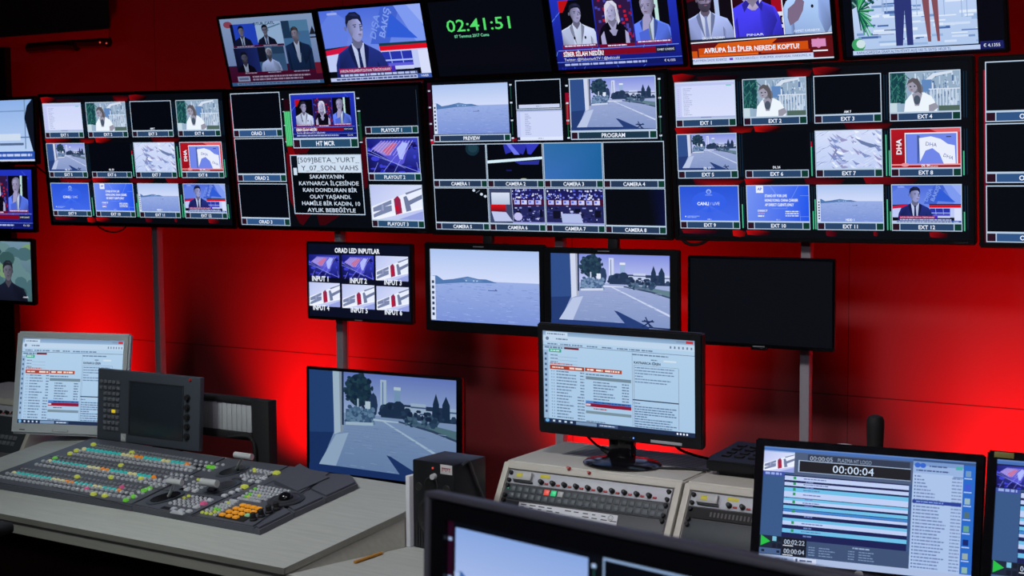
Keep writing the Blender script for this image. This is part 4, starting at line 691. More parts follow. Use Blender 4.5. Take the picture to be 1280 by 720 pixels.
display('wall_screen', 'screen at the left edge, lowest of three, showing green foliage', 'screen', (-6.055, 4.82, 1.253, .50, .296, 2, 0, 0), p_forest, (.016, .016, .016, .018), .045, LO, back=4.96)
d = display('wall_screen', 'small screen with six pictures headed ORAD LED INPUTLAR', 'screen', (-3.746, 4.80, 1.279, .541, .310, -.41, .28, .05), p_orad, (.009, .009, .009, .013), .045); brand_strip(d, .0, -.162, .04, .005)
def hanger(root, z0, z1): box_part('hanger', M['bezelgrey'], root, -.02, .02, .03, .055, z0, z1, .002)
d = display('wall_screen', 'screen in the lower row showing a calm blue sea and hills', 'screen', (-3.121, 4.80, 1.281, .516, .290, -.08, .93, .02), p_sea, (.025, .022, .026, .042), .05); brand_strip(d, -.02, .158, .05, .004); hanger(d, .15, .215)
d = display('wall_screen', 'screen in the lower row showing a road, beside the sea screen', 'screen', (-2.561, 4.80, 1.287, .503, .273, .60, .63, .13), p_road, (.028, .036, .022, .06), .05); brand_strip(d, -.02, .148, .05, .004); hanger(d, .14, .21)
d = display('television', 'black switched-off television hanging on the red wall', 'television', (-1.961, 4.80, 1.270, .536, .300, -.03, .03, .17), None, (.0085, .0085, .009, .013), .045, m='gloss', dm='black'); brand_strip(d, .0, -.158, .045, .004); box_part('sensor_foot', M['gloss'], d, -.03, .03, -.004, .01, -.171, -.163, .001)
def lt(p): p.t = (.5, .62, .62); p_road(p)
d = display('television', 'large low television behind the desk showing a road', 'television', (-3.566, 4.70, .698, .750, .428, .26, -1.51, .32), lt, (.014, .026, .012, .02), .06, m='gloss', wallmount=False)
b = BM(); bx(b, -.04, .04, .061, .095, -.672, .1, .004); bx(b, -.28, .28, -.08, .24, -.697, -.675, .004); part('floor_stand', b, M['matte'], d)
# ------------------------------------------------------------------ mounting posts and cables
PG = 'steel posts carrying the screens'
for x, la in ((-5.04, 'grey steel post left of the desk, behind the twelve-tile screen'), (-3.943, 'grey steel post behind the small six-picture screen'), (-2.845, 'grey steel post hidden behind the camera multiview screen'), (-1.834, 'grey steel post behind the black switched-off television')):
    b = BM(); bx(b, -.018, .018, -.018, .018, 0, 2.0 if x < -5 else 2.3, .003); o = part('mounting_post', b, M['post'], None, (x, 4.93, 0)); tag(o, la, 'post', PG)
def cable(name, label, pts, r=.004, m='matte'):
    b = BM(); tube(b, pts, r); return tag(part(name, b, M[m]), label, 'cable')
a_, c_ = on_plane(852, 298, (0, 4.83, 0), (0, 1, 0)), on_plane(884, 300, (0, 4.83, 0), (0, 1, 0)); m_ = on_plane(866, 306, (0, 4.83, 0), (0, 1, 0))
cable('cable', 'black cable loop hanging below the right multiview screen', [a_+Vector((0, 0, .05)), a_, m_, c_, c_+Vector((0, 0, .05))], .006)
pp = [on_plane(x, y, (0, 4.88, 0), (0, 1, 0)) for x, y in ((38, 202), (46, 208), (56, 216), (66, 220))]; cable('cable', 'thin black cable between the left edge screens and the twelve-tile screen', pp, .004)
pp = [on_plane(x, y, (0, 4.86, 0), (0, 1, 0)) for x, y in ((118, 276), (124, 284), (138, 290), (152, 288), (160, 280))]; cable('cable', 'black cable sagging below the left twelve-tile screen', pp, .0035)
pp = [on_plane(x, y, (0, Y1-.05, 0), (0, 1, 0)) for x, y in ((40, 56), (62, 54), (80, 52), (100, 53), (118, 53), (135, 52))]
b = BM(); tube(b, pp, .03); tube(b, [p+Vector((0, -.02, -.02)) for p in pp[:4]], .028); o = part('cable_bundle', b, M['matte']); tag(o, 'black cable bundle strapped under the dark ceiling soffit at top left', 'cable')
for x, y in ((125, 53), (133, 54)):
    b = BM(); lathe(b, [(0, -.006), (.006, 0), (0, .006)], 8, o=on_plane(x, y, (0, Y1-.09, 0), (0, 1, 0))); part('indicator_light', b, M['redlit'], o)
# ------------------------------------------------------------------ worktop and the sloping mixer desk on it
ZW = .72
wt = thing('worktop', 'long pale laminate worktop running under the sloping desk, speaker and consoles', 'desk', (-2.3, 3.2, 0))
def W_pts(l, z): return [(x+2.3, y-3.2, z) for x, y in l]
b = BM(); prism(b, W_pts([(-5.1, 2.846), (.6, 2.697), (.6, 3.86), (-2.22, 3.86), (-2.22, 3.44), (-4.2, 3.44), (-4.2, 3.86), (-5.1, 3.86)], ZW-.036), (0, 0, .036)); part('top', b, [M['laminate']], wt, smooth=False)
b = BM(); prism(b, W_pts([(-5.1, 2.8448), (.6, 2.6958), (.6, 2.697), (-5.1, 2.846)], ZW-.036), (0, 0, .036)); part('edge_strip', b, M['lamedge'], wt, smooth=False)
M['underdesk'] = mat('dark_red_brown_panel', (.05, .012, .012), .7, noise=.2)
for x in (-5.0, -4.25, -2.35, -.9, .5): box_part('panel_leg', M['darkwall'], wt, x-.02+2.3, x+.02+2.3, -.28, .22, 0, ZW-.036, .002)
box_part('modesty_panel', M['underdesk'], wt, -2.66, 2.78, -.06, -.04, .12, ZW-.04, .001)
PA = on_z(354.8, 710.3, .738); _y, _t = R(-1.5), R(9)
DU = Vector((math.cos(_y), math.sin(_y), 0)); DV = Vector((-math.sin(_y)*math.cos(_t), math.cos(_y)*math.cos(_t), math.sin(_t))); DN = DU.cross(DV)
DM = Matrix(((DU.x, DV.x, DN.x), (DU.y, DV.y, DN.y), (DU.z, DV.z, DN.z)))
def mx(px, py, h=0.0):
    p = on_plane(px, py, PA+DN*h, DN)-PA; return Vector((p.dot(DU), p.dot(DV), h))
def to_world(p): return PA+DM @ Vector(p)
ramp = thing('sloping_desk', 'pale sloping desk top carrying the mixer, raised on the worktop', 'desk', PA, DM.to_euler())
sb = mx(504.8, 640.3); s2 = Vector((sb.x-.03, .604, 0)); Lf, Lb = Vector((-1.62, .0, 0)), Vector((-1.575, .63, 0))
b = BM(); prism(b, [(0, 0, 0), sb, s2, Lb, Lf], (0, 0, -.018)); part('sloping_top', b, M['laminate'], ramp, smooth=False)
def strip(a, c, th=.0012):   # edge banding on the slab's side
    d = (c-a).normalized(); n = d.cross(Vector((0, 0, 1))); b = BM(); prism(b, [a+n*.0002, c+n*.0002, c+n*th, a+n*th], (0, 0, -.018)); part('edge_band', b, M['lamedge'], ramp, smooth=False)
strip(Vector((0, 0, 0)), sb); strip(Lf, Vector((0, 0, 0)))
inv = DM.transposed()
def loc(w): return inv @ (Vector(w)-PA)
A0, B0 = on_z(360.5, 717.4, ZW), on_z(506, 684.5, ZW); B1 = to_world(s2); B1.z = ZW+.0005; A0.z = B0.z = ZW+.0005
def side(p0, p1, q0, q1, th, nm='side_panel'):   # wall between floor line p0-p1 (world) and top line q0-q1
    b = BM(); n = (Vector(p1)-Vector(p0)).cross(Vector((0, 0, 1))).normalized()*th
    prism(b, [loc(p0), loc(p1), loc(q1), loc(q0)], inv @ (-n)); part(nm, b, M['lamedge'], ramp, smooth=False)
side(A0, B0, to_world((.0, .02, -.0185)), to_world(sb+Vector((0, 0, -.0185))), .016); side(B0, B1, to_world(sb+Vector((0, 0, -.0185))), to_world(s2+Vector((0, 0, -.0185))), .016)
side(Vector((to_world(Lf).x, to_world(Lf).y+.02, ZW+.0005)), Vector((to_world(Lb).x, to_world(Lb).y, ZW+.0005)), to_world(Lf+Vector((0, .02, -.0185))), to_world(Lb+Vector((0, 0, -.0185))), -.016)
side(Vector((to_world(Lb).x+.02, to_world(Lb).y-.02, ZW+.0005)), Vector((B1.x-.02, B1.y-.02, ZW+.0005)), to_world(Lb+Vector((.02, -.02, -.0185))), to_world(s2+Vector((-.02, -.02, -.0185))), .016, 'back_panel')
# ------------------------------------------------------------------ vision mixer
TH = .022
mixer = thing('vision_mixer', 'dark grey vision mixer with rows of lit buttons and silver fader levers', 'mixing console', PA+DN*.0005, DM.to_euler())
FL, FRc, BR, BL = mx(-26, 607.8), mx(325, 669.5), mx(448, 611), mx(116.7, 554.6)
bs0, bs1 = mx(165.8, 639.7), mx(285, 580); ts0, ts1 = mx(239.7, 653.7), mx(363.8, 590.5); es0, es1 = mx(318, 668), mx(415, 599)
def shrink(P, d=.0012):
    c = sum((Vector(p) for p in P), Vector())/len(P); return [Vector(p)+(c-Vector(p)).normalized()*d for p in P]
def slab(nm, P, h0, h1, m='slate2', bev=.004, par=None, label=None):
    b = BM(); prism(b, [Vector((p[0], p[1], h0)) for p in P], (0, 0, h1-h0))
    if bev: bmesh.ops.bevel(b, geom=[e for e in b.edges if min(v.co.z for v in e.verts) > h1-1e-5], offset=bev, segments=2, affect='EDGES')
    return part(nm, b, M[m], par or mixer, label=label)
slab('bus_module', shrink([FL, bs0, bs1, BL]), 0, TH); slab('transition_module', shrink([bs0, ts0, ts1, bs1]), 0, TH); slab('effects_module', shrink([ts0, es0, es1, ts1]), 0, TH)
e0, e1 = mx(386, 640), mx(331, 667)
cut1, cut2 = mx(366, 645.5), mx(407, 625.5)
slab('end_cap', shrink([es0, FRc, mx(368, 648), mx(356, 640.5)]), 0, TH-.001, 'slate2', .006); slab('end_cap', shrink([mx(356, 640.5), mx(368, 648), mx(408, 629.5), mx(386.5, 619.5)]), 0, TH-.001, 'slate2', .006); slab('end_cap', shrink([mx(386.5, 619.5), mx(408, 629.5), BR, mx(441, 601), es1]), 0, TH-.001, 'slate2', .006)
def groove(a, c, w=.003):
    a, c = mx(*a, TH), mx(*c, TH); n = (c-a).cross(Vector((0, 0, 1))).normalized()*w/2; b = BM(); prism(b, [a+n, c+n, c-n, a-n], (0, 0, .0006)); part('groove', b, M['slatedark'], mixer, smooth=False)
for a, c in (((62, 570.5), (253, 597)), ((24, 585.5), (225, 616)), ((22, 597), (165, 634)), ((208, 613), (330, 626)), ((240, 646), (352, 597))): groove(a, c)
keys = []      # (local position, size u, size v, height, material, shape)
def row(p0, p1, n, su, sv, h, mats, jit=0):
    a, c = mx(*p0, TH), mx(*p1, TH)
    for i in range(n): keys.append((a.lerp(c, i/(n-1)), su, sv, h, mats[i] if isinstance(mats, list) else mats))
def spots(l, su, sv, h, m):
    for p in l: keys.append((mx(*p, TH), su, sv, h, m))
COL = ['cream']+['teal']*8+['cream']*3+['orange']*2+['teal']*4+['cream']*2+['teal']*3+['orange']
banks = [((119, 556.5), (239, 575), (117, 559.6), (237, 579), (105.5, 562.5), (233.9, 581.7), (95.5, 564.5), (239.5, 585), (88, 568), (238.5, 589.5)),
         ((72, 571.5), (226, 593.5), (70, 575.2), (222, 598), (62.5, 577.7), (192.2, 598), (54.5, 577.6), (206, 603.5), (46, 581.8), (206, 608)),
         ((28, 586.5), (176, 610), (24, 590), (173, 614.5), (18, 592.4), (148.5, 614.6), (9.5, 593), (165, 618.5), (1, 597), (161, 623.5))]
for bk in banks:
    row(bk[0], bk[1], 30, .010, .0085, .004, 'keysmall'); row(bk[2], bk[3], 30, .010, .0085, .004, 'keysmall'); row(bk[4], bk[5], 24, .0135, .0105, .008, COL); row(bk[6], bk[7], 28, .0115, .0095, .007, 'key'); row(bk[8], bk[9], 30, .0115, .0095, .007, 'key')
for p in ((117, 557), (96, 564.5), (88, 568.3), (165, 567), (151.5, 583), (96.7, 597.3), (139.4, 598), (176.5, 599.5), (117, 619), (131, 621)): keys.append((mx(*p, TH), .0155, .0125, .0085, 'yellow'))
spots([(69, 574), (180, 614.5), (187, 612), (167, 622), (157.5, 626.5), (261.5, 584.8), (266.5, 585.6)], .0145, .012, .008, 'green'); spots([(108.5, 612.5), (152.5, 610.5)], .0145, .012, .008, 'pink')
# small keys between the banks and the levers
def grid(c00, c10, c11, c01, nx, ny, su, sv, h, m, lit={}):
    a, b_, c, d = (mx(*q, TH) for q in (c00, c10, c11, c01))
    for j in range(ny):
        for i in range(nx):
            u, v = i/max(1, nx-1), j/max(1, ny-1); keys.append(((a.lerp(b_, u)).lerp(d.lerp(c, u), v), su, sv, h, lit.get((i, j), m)))
grid((245, 577), (279, 582), (262, 589), (230, 584), 6, 3, .0088, .0075, .0055, 'key')
grid((215, 594), (240, 597), (226, 604), (200, 600.5), 5, 3, .0088, .0075, .0055, 'key')
grid((190, 608), (196, 609), (170, 622), (166, 621), 2, 4, .0088, .0075, .0055, 'key')
grid((236, 621), (262, 625), (243, 635), (213, 630), 6, 5, .0088, .0075, .0055, 'key', {(0, 0): 'yellow', (0, 1): 'yellow'})
spots([(217.5, 637), (227, 639), (236.5, 640), (246, 634.8), (263, 626.2)], .017, .013, .006, 'key'); spots([(254.6, 630.8)], .018, .014, .008, 'pink'); spots([(222, 641.5)], .05, .012, .004, 'key')
grid((248, 600.3), (262, 606), (247, 613), (231, 609.5), 4, 4, .0088, .0075, .0055, 'key', {(0, 0): 'yellow', (1, 0): 'yellow'})
spots([(234, 613), (244, 614.8)], .017, .013, .006, 'key'); spots([(281, 620.5), (290, 616.8), (298.5, 613.2)], .018, .013, .006, 'key'); spots([(305.8, 609.6)], .021, .015, .008, 'yellow')
grid((318, 587.5), (340, 591.5), (326, 599), (302, 596), 6, 5, .0088, .0075, .0055, 'key', {(0, 0): 'yellow', (1, 1): 'yellow'})
spots([(306.5, 600), (314.3, 602.2), (323, 603), (331, 599)], .017, .013, .006, 'key'); spots([(345.8, 592.3)], .021, .015, .008, 'yellow')
grid((324, 609), (361, 615), (325, 628), (299, 624), 9, 6, .0088, .0075, .0055, 'key', {(0, 1): 'green', (1, 3): 'green', (2, 4): 'yellow', (1, 4): 'green', (4, 3): 'yellow'})
grid((289, 626.5), (297, 628), (269, 644.5), (253, 641.5), 4, 7, .0088, .008, .0055, 'key', {(1, 1): 'yellow', (1, 4): 'green', (2, 4): 'green', (2, 5): 'yellow', (1, 6): 'yellow', (0, 6): 'yellow', (2, 6): 'yellow'})
kp = [mx(*q, TH) for q in ((305, 630.6), (330, 636), (304.5, 653), (269.5, 646))]
slab('keypad_plate', kp, TH-.002, TH+.002, 'matte', .0008); ca = kp[0].lerp(kp[2], .0)
for j in range(4):
    for i in range(4):
        u, v = (i+.5)/4, (j+.5)/4; p = kp[0].lerp(kp[1], u).lerp(kp[3].lerp(kp[2], u), v); p.z = TH+.002
        if (i, j) == (3, 3): continue
        keys.append((p, .0165, .0135, .005, 'mint' if (i, j) == (3, 2) else 'amber'))
def keymesh(bm, k, mi=0):
    p, su, sv, h, m = k; t = .72 if h > .005 else .9
    A = [bm.verts.new((p.x+sx*su/2, p.y+sy*sv/2, p.z-.001)) for sx, sy in ((-1, -1), (1, -1), (1, 1), (-1, 1))]; Bm = [bm.verts.new((p.x+sx*su/2*.94, p.y+sy*sv/2*.94, p.z+h*.6)) for sx, sy in ((-1, -1), (1, -1), (1, 1), (-1, 1))]; T = [bm.verts.new((p.x+sx*su/2*t, p.y+sy*sv/2*t, p.z+h)) for sx, sy in ((-1, -1), (1, -1), (1, 1), (-1, 1))]
    fs = [bm.faces.new(T), bm.faces.new(A[::-1])]+[bm.faces.new((q0[i], q0[(i+1) % 4], q1[(i+1) % 4], q1[i])) for q0, q1 in ((A, Bm), (Bm, T)) for i in range(4)]
    for f in fs: f.material_index = mi
def kd(k): return k[1]*k[2]/(to_world(k[0])-EYE).length_squared
keys.sort(key=kd, reverse=True)
for k in keys[:100]:
    b = BM(); keymesh(b, k); o = part('key', b, M[k[4]], mixer, smooth=False)
ms = sorted({k[4] for k in keys[100:]}); b = BM()
for k in keys[100:]: keymesh(b, k, ms.index(k[4]))
o = part('key', b, [M[m] for m in ms], mixer, smooth=False); o['kind'] = 'stuff'
def fader(fr, bk, hl, hr, hh, base, wd, rad):
    a, c = mx(*fr, TH), mx(*bk, TH); d = (c-a); l = d.length; d.normalize(); n = d.cross(Vector((0, 0, 1)))
    for nm, k, z0, z1, m in (('slot_rim', 1.06, TH-.002, TH+.0035, 'slate'), ('slot', .82, TH+.003, TH+.0048, 'gloss')):
        P = [a+d*(l*.5)+d*(l*.5*k*math.cos(t))+n*(wd*1.5*k*abs(math.sin(t))**.7*(1 if math.sin(t) > 0 else -1)) for t in [2*math.pi*i/28 for i in range(28)]]
        slab(nm, P, z0, z1, m, .0012)
    h0, h1 = mx(*hl, hh), mx(*hr, hh); mid = (h0+h1)/2; bp = mx(*base, TH+.004)
    b = BM(); cyl(b, bp, mid, .005, .0042, 10); lv = part('fader_lever', b, M['lever'], mixer)
    b = BM(); cyl(b, h0, h1, rad, rad, 18); part('handle', b, M['lever'], lv)
fader((185, 630), (229, 615.5), (210, 601.2), (227.5, 603.8), .085, (211, 620.5), .022, .0085)
fader((256.5, 616.5), (298.5, 602), (251.5, 602.3), (271.5, 605), .06, (271, 610), .022, .011)
fader((272, 596), (309, 583), (294, 568.6), (315, 571.4), .095, (296, 586), .02, .0095)
for a, c in (((203, 634.5), (212, 637)), ((243, 622), (262, 624.5)), ((289, 599.5), (303, 601)), ((224, 612), (232, 613))):   # small dark windows
    p, q = mx(*a, TH), mx(*c, TH); slab('status_window', [(p.x, q.y-.004), (q.x, q.y-.004), (q.x, q.y+.012), (p.x, q.y+.012)], TH-.001, TH+.0012, 'gloss', 0)
for p in ((247, 583.5), (157, 617)): q = mx(*p, TH); slab('status_window', [(q.x-.02, q.y-.008), (q.x+.02, q.y-.008), (q.x+.02, q.y+.01), (q.x-.02, q.y+.01)], TH-.001, TH+.0012, 'gloss', 0)
for p in ((317, 650.5), (326.8, 646), (336.3, 641.2), (345.8, 637)):
    b = BM(); q = mx(*p, TH); lathe(b, [(0, 0), (.011, 0), (.011, .005), (.0085, .007), (.008, .02), (.006, .022), (0, .022)], 16, o=q); part('rotary_knob', b, M['matte'], mixer)
M['ring'] = mat('dark_trackball_ring', (.03, .032, .038), .35); q = mx(357.5, 625.2, TH)
b = BM(); lathe(b, [(.0, 0), (.054, 0), (.054, .0025), (.048, .004), (.040, .0028), (.036, .005), (.027, .006), (0, .006)], 32, o=q); tbp = part('trackball_ring', b, M['ring'], mixer)
b = BM(); lathe(b, [(.022, .005), (.0215, .011), (.017, .018), (.01, .022), (0, .0235)], 24, o=q); part('trackball', b, M['gloss'], tbp)
rb = [mx(*p, TH) for p in ((343, 606.5), (372, 615), (412, 597.5), (393, 594.5), (375.5, 588.5))]
b = BM(); lo = [b.verts.new(p) for p in rb]; hi = [b.verts.new(p+Vector((0, 0, h))) for p, h in zip(rb, (.016, .003, .003, .014, .022))]; b.faces.new(hi); b.faces.new(lo[::-1])
for i in range(5): b.faces.new((lo[i], lo[(i+1) % 5], hi[(i+1) % 5], hi[i]))
part('raised_rest', b, M['slate2'], mixer, smooth=False)
# ------------------------------------------------------------------ menu panel behind the mixer
PO = orient(1.7, -3.5, -.23); PP = Vector((-3.525, 3.381, .9664)); W, H = .4547, .2395
pan = thing('mixer_menu_panel', 'slate grey menu panel with dark screen, small keys and five black knobs', 'control panel', PP, PO.to_euler())
PM = Matrix.Translation(PP) @ PO.to_4x4(); PI_ = PM.inverted()
def pl(zx, zy): 
    d = ray(110+zx/6, 450+zy/6); o = PI_ @ EYE; dd = PI_.to_3x3() @ d; return o+dd*(-o.y/dd.y)
b = BM(); bx(b, -W/2, W/2, 0, .022, -H/2, H/2, .004, 3); part('body', b, M['slate'], pan)
c0, c1 = pl(318, 155), pl(700, 598); c2, c3 = pl(705, 197), pl(312, 552)
b = BM(); bx(b, c0.x, c1.x+.002, -.001, .002, c1.z, c0.z-.004, .0006); part('menu_screen', b, M['paneldark'], pan)
b = BM(); [bx(b, *q, .0004) for q in ((c0.x-.005, c1.x+.007, -.002, .002, c0.z-.004, c0.z), (c0.x-.005, c1.x+.007, -.002, .002, c1.z-.004, c1.z), (c0.x-.005, c0.x, -.002, .002, c1.z-.004, c0.z), (c1.x+.002, c1.x+.007, -.002, .002, c1.z-.004, c0.z))]; part('screen_frame', b, M['slatedark'], pan)
rows = [((105, 158), (232, 168), 5), ((105, 203), (232, 213), 5)]+[((135-k*.8, 248+k*43.5), (228-k, 256+k*43.6), 4) for k in range(7)]
for rI, (p0, p1, n) in enumerate(rows):
    a, c = pl(*p0), pl(*p1)
    for i in range(n):
        p = a.lerp(c, i/(n-1)); lit = rI == 5 and i == 2; s = .0068; b = BM(); bx(b, p.x-s, p.x+s, -.005, .001, p.z-s*.8, p.z+s*.8, .0012); part('key', b, M['yel' if lit else 'keydim'], pan)
for z_ in ((748, 285), (746, 358), (745, 430), (745, 502), (743, 574)):
    p = pl(*z_); b = BM(); cyl(b, (p.x, .0, p.z), (p.x, -.004, p.z), .0115, .011, 18); cyl(b, (p.x, -.004, p.z), (p.x, -.010, p.z), .009, .0082, 18); part('knob', b, M['matte'], pan)
p = pl(768, 150); b = BM(); cyl(b, (p.x, 0, p.z), (p.x, -.004, p.z), .006, .0045, 12); part('red_button', b, M['redplastic'], pan)
p = pl(265, 582); b = BM(); bx(b, p.x-.011, p.x+.011, -.0012, .0005, p.z-.013, p.z+.013, .0003); em = part('emblem', b, M['silver'], pan)
b = BM(); prism(b, [(p.x-.008, -.0016, p.z+.008), (p.x-.002, -.0016, p.z+.008), (p.x-.002, -.0016, p.z-.009), (p.x-.008, -.0016, p.z-.009)], (0, .0006, 0)); prism(b, [(p.x, -.0016, p.z+.004), (p.x+.008, -.0016, p.z-.002), (p.x+.008, -.0016, p.z-.009), (p.x, -.0016, p.z-.004)], (0, .0006, 0)); part('emblem_mark', b, M['beigegrey'], em)
b = BM(); bx(b, .02, .14, .004, .05, -H/2-.0085, -H/2-.002, .002); bx(b, .05, .11, .006, .02, -H/2-.006, -H/2+.01, .001); part('stand', b, M['matte'], pan)
def standfoot(d, pose, z=ZW+.0005, q=(-.12, .12, -.07, .13), h=.0135, m='black'):
    o = orient(*pose[5:]); P = Vector(pose[:3]); mt = (Matrix.Translation(P) @ o.to_4x4()).inverted(); b = BM()
    bx(b, *q, z, z+h, .004)
    for v in b.verts: v.co = mt @ (Vector((P.x, P.y, 0))+Matrix.Rotation(R(pose[5]), 3, 'Z') @ v.co)
    part('stand_foot', b, M[m], d)
# ------------------------------------------------------------------ monitors standing on desks
BP = (-3.89, 3.384, 1.030, .372, .292, 22.5, -10.3, -.84)
d = display('desktop_monitor', 'light grey square monitor standing behind the slate menu panel', 'monitor', BP, p_news, (.021, .022, .024, .037), .05, m='beigegrey', dm='beigegrey', bev=.007, wallmount=False)
b = BM(); bx(b, -.055, .005, -.0052, -.004, -.172, -.163, .0005); part('button_strip', b, M['silver'], d); b = BM(); bx(b, -.05, .0, -.0058, -.005, -.1705, -.1645, .0003); part('button', b, M['beigegrey'], d); box_part('maker_mark', M['darkprint'], d, -.175, -.155, -.0044, -.004, -.1695, -.1665, .0001)
st = BM(); bx(st, -.04, .04, .05, .07, -.165, -.05, .004); part('neck', st, M['beigegrey'], d); standfoot(d, BP, .8445, (-.07, .12, -.01, .065), .01, 'beigegrey')
AP = (-1.870, 3.550, 1.152, .477, .266, -.2, 2.0, -.41)
d = display('desktop_monitor', 'black widescreen monitor on round stand on the beige console', 'monitor', AP, p_news, (.016, .022, .021, .031), .05, m='black', dm='black', bev=.004, wallmount=False)
b = BM(); bx(b, .105, .2, -.0055, -.004, -.158, -.150, .0006); part('paper_strip', b, M['logo'], d)
for i in range(5): b = BM(); cyl(b, (-.045+i*.022, -.004, -.151), (-.045+i*.022, -.006, -.151), .0022, n=8); part('button', b, M['bezelgrey'], d)
b = BM(); cyl(b, (.052, -.004, -.151), (.052, -.0055, -.151), .0022, n=8); part('power_light', b, M['led_lamp'], d)
bc = on_z(775.5, 580, .922)
b = BM(); bx(b, -.038, .034, .015, .05, .932-AP[2], -.12, .006); part('neck', b, M['gloss'], d)
b = BM(); lathe(b, [(0, .0), (.112, 0), (.115, .004), (.108, .010), (.07, .016), (.03, .019), (0, .019)], 40, o=(bc.x, bc.y+.01, .9180), sy=.78); mt = (Matrix.Translation(Vector(AP[:3])) @ orient(*AP[5:]).to_4x4()).inverted()
for v in b.verts: v.co = mt @ v.co
part('round_base', b, M['gloss'], d)
HPP = (-1.049, 3.206, .957, .477, .2655, 10.0, -9.9, -.68)
d = display('desktop_monitor', 'glossy black monitor showing the playlist with timer 00:00:04', 'monitor', HPP, p_playout, (.021, .021, .0175, .03), .05, group='glossy black playlist monitors', m='gloss', dm='black', bev=.004, wallmount=False)
def hpbits(d, x, nz=-.225):
    b = BM(); cyl(b, (x, -.004, -.1437), (x, -.0052, -.1437), .0105, n=24); e = part('emblem', b, M['silver'], d); text_part('emblem_letters', 'hp', M['darkprint'], e, Matrix.Translation((x, -.0053, -.1437)), .009, .011)
    b = BM(); bx(b, -.05, .05, .05, .075, nz, -.02, .004); part('neck', b, M['black'], d)
hpbits(d, -.006)
standfoot(d, HPP)
RMP = (-.494, 3.104, .994, .477, .271, 3.9, -10.5, -.23)
d = display('desktop_monitor', 'glossy black monitor cut off by the right edge with yellow tape on top', 'monitor', RMP, p_playout2, (.021, .021, .0175, .03), .05, group='glossy black playlist monitors', m='gloss', dm='black', bev=.004, wallmount=False)
hpbits(d, 0, -.262); standfoot(d, RMP); box_part('yellow_label', mat('olive_tape', (.30, .27, .06), .6), d, -.245, -.205, -.0052, -.004, .139, .151, .0003)
M['rim'] = mat('grey_monitor_rim', (.085, .08, .095), .4, noise=.1)
def p_front(p): p.t = (.58, .68, .84); p_cams(p)
FP = (-.5666, 1.1369, 1.205, .663, .3756, -21.84, -4.17, 3.65)
d = display('desktop_monitor', 'large out-of-focus monitor nearest the camera at the bottom of the photo', 'monitor', FP, p_front, (.033, .033, .026, .04), .06, m='gloss', dm='bezelgrey', bev=.008, wallmount=False)
b = BM(); bx(b, -.06, .06, .06, .085, -.43, -.05, .005); part('neck', b, M['black'], d)
b = BM(); xa, xb, za, zb = -FP[3]/2-.033, FP[3]/2+.033, -FP[4]/2-.04, FP[4]/2+.026
for q_ in ((xa-.0015, xb+.0015, zb-.006, zb+.0015), (xa-.0015, xb+.0015, za-.0015, za+.006), (xa-.0015, xa+.006, za, zb), (xb-.006, xb+.0015, za, zb)): bx(b, q_[0], q_[1], -.0075, .014, q_[2], q_[3], .003, 3)
part('rim', b, M['rim'], d)
o_ = orient(*FP[5:]); mt = (Matrix.Translation(Vector(FP[:3])) @ o_.to_4x4()).inverted(); b = BM(); bx(b, -.16, .16, -.08, .16, .7505, .766, .005)
for v in b.verts: v.co = mt @ (Vector((FP[0], FP[1], 0))+Matrix.Rotation(R(FP[5]), 3, 'Z') @ v.co)
part('stand_foot', b, M['black'], d)
nd = thing('front_desk', 'desk below the nearest monitor', 'desk', (-.5, 1.1, 0)); box_part('top', M['laminate'], nd, -.9, 1.1, -.35, .4, .715, .75, .003)
for x in (-.88, 1.04): box_part('panel_leg', M['lamedge'], nd, x, x+.036, -.33, .38, 0, .7145, .002)
# ------------------------------------------------------------------ beige rack consoles
FA = R(59); CH = .917; FD = Vector((0, -math.cos(FA), -math.sin(FA))); FN = Vector((0, -math.sin(FA), math.cos(FA)))
FMx = Matrix(((1, 0, 0), (0, -FN.y, -FD.y), (0, -FN.z, -FD.z)))      # x right, y into the face, z up the slope
def console(name_label, X, Y, w, dep, vents):
    root = thing('rack_console', name_label, 'console', (X, Y, 0), None, 'beige rack consoles')
    dz = CH-ZW-.0005; dy = dz/math.tan(FA)
    prof = [(0, CH), (dep, CH), (dep, ZW+.0005), (-dy, ZW+.0005)]
    b = BM(); vs = prism(b, [(0.0015, y, z) for y, z in prof], (w-.003, 0, 0)); bmesh.ops.bevel(b, geom=[e for e in b.edges if all(v.co.z > CH-.001 for v in e.verts)], offset=.005, segments=3, affect='EDGES'); part('body', b, M['beige'], root)
    f = bpy.data.objects.new('front_frame', None)
    b = BM(); 
    for x0, x1 in ((.002, .020), (w-.02, w-.002)): bx(b, x0, x1, -.006, .001, -.225, -.006, .002)
    bx(b, .019, w-.019, -.006, .001, -.024, -.006, .002)
    for v in b.verts: v.co = FMx @ v.co+Vector((0, 0, CH))
    part('front_frame', b, M['beige'], root)
    if vents:
        b = BM()
        for i in range(12): y = .15+i*.0145; bx(b, vents[0], vents[1], y, y+.0022, CH-.001, CH+.0006)
        part('vent_slots', b, M['ventdark'], root, smooth=False)
    return root
def fpart(nm, m, root, x0, x1, z0, z1, y0=-.003, y1=.001, bev=.0006, label=None):
    b = BM(); bx(b, x0, x1, y0, y1, z0, z1, bev)
    for v in b.verts: v.co = FMx @ v.co+Vector((0, 0, CH))
    return part(nm, b, M[m], root, label=label)
def fcyl(nm, m, root, x, z, r, y0, y1, r1=None, n=16, par=None):
    b = BM(); cyl(b, (x, y0, z), (x, y1, z), r, r1, n)
    for v in b.verts: v.co = FMx @ v.co+Vector((0, 0, CH))
    return part(nm, b, M[m], par or root)
def on_face(root, px, py):
    o = Vector(root.location)+Vector((0, 0, CH)); p = on_plane(px, py, o, FN)-o; return (p.x, p.dot(-FD))
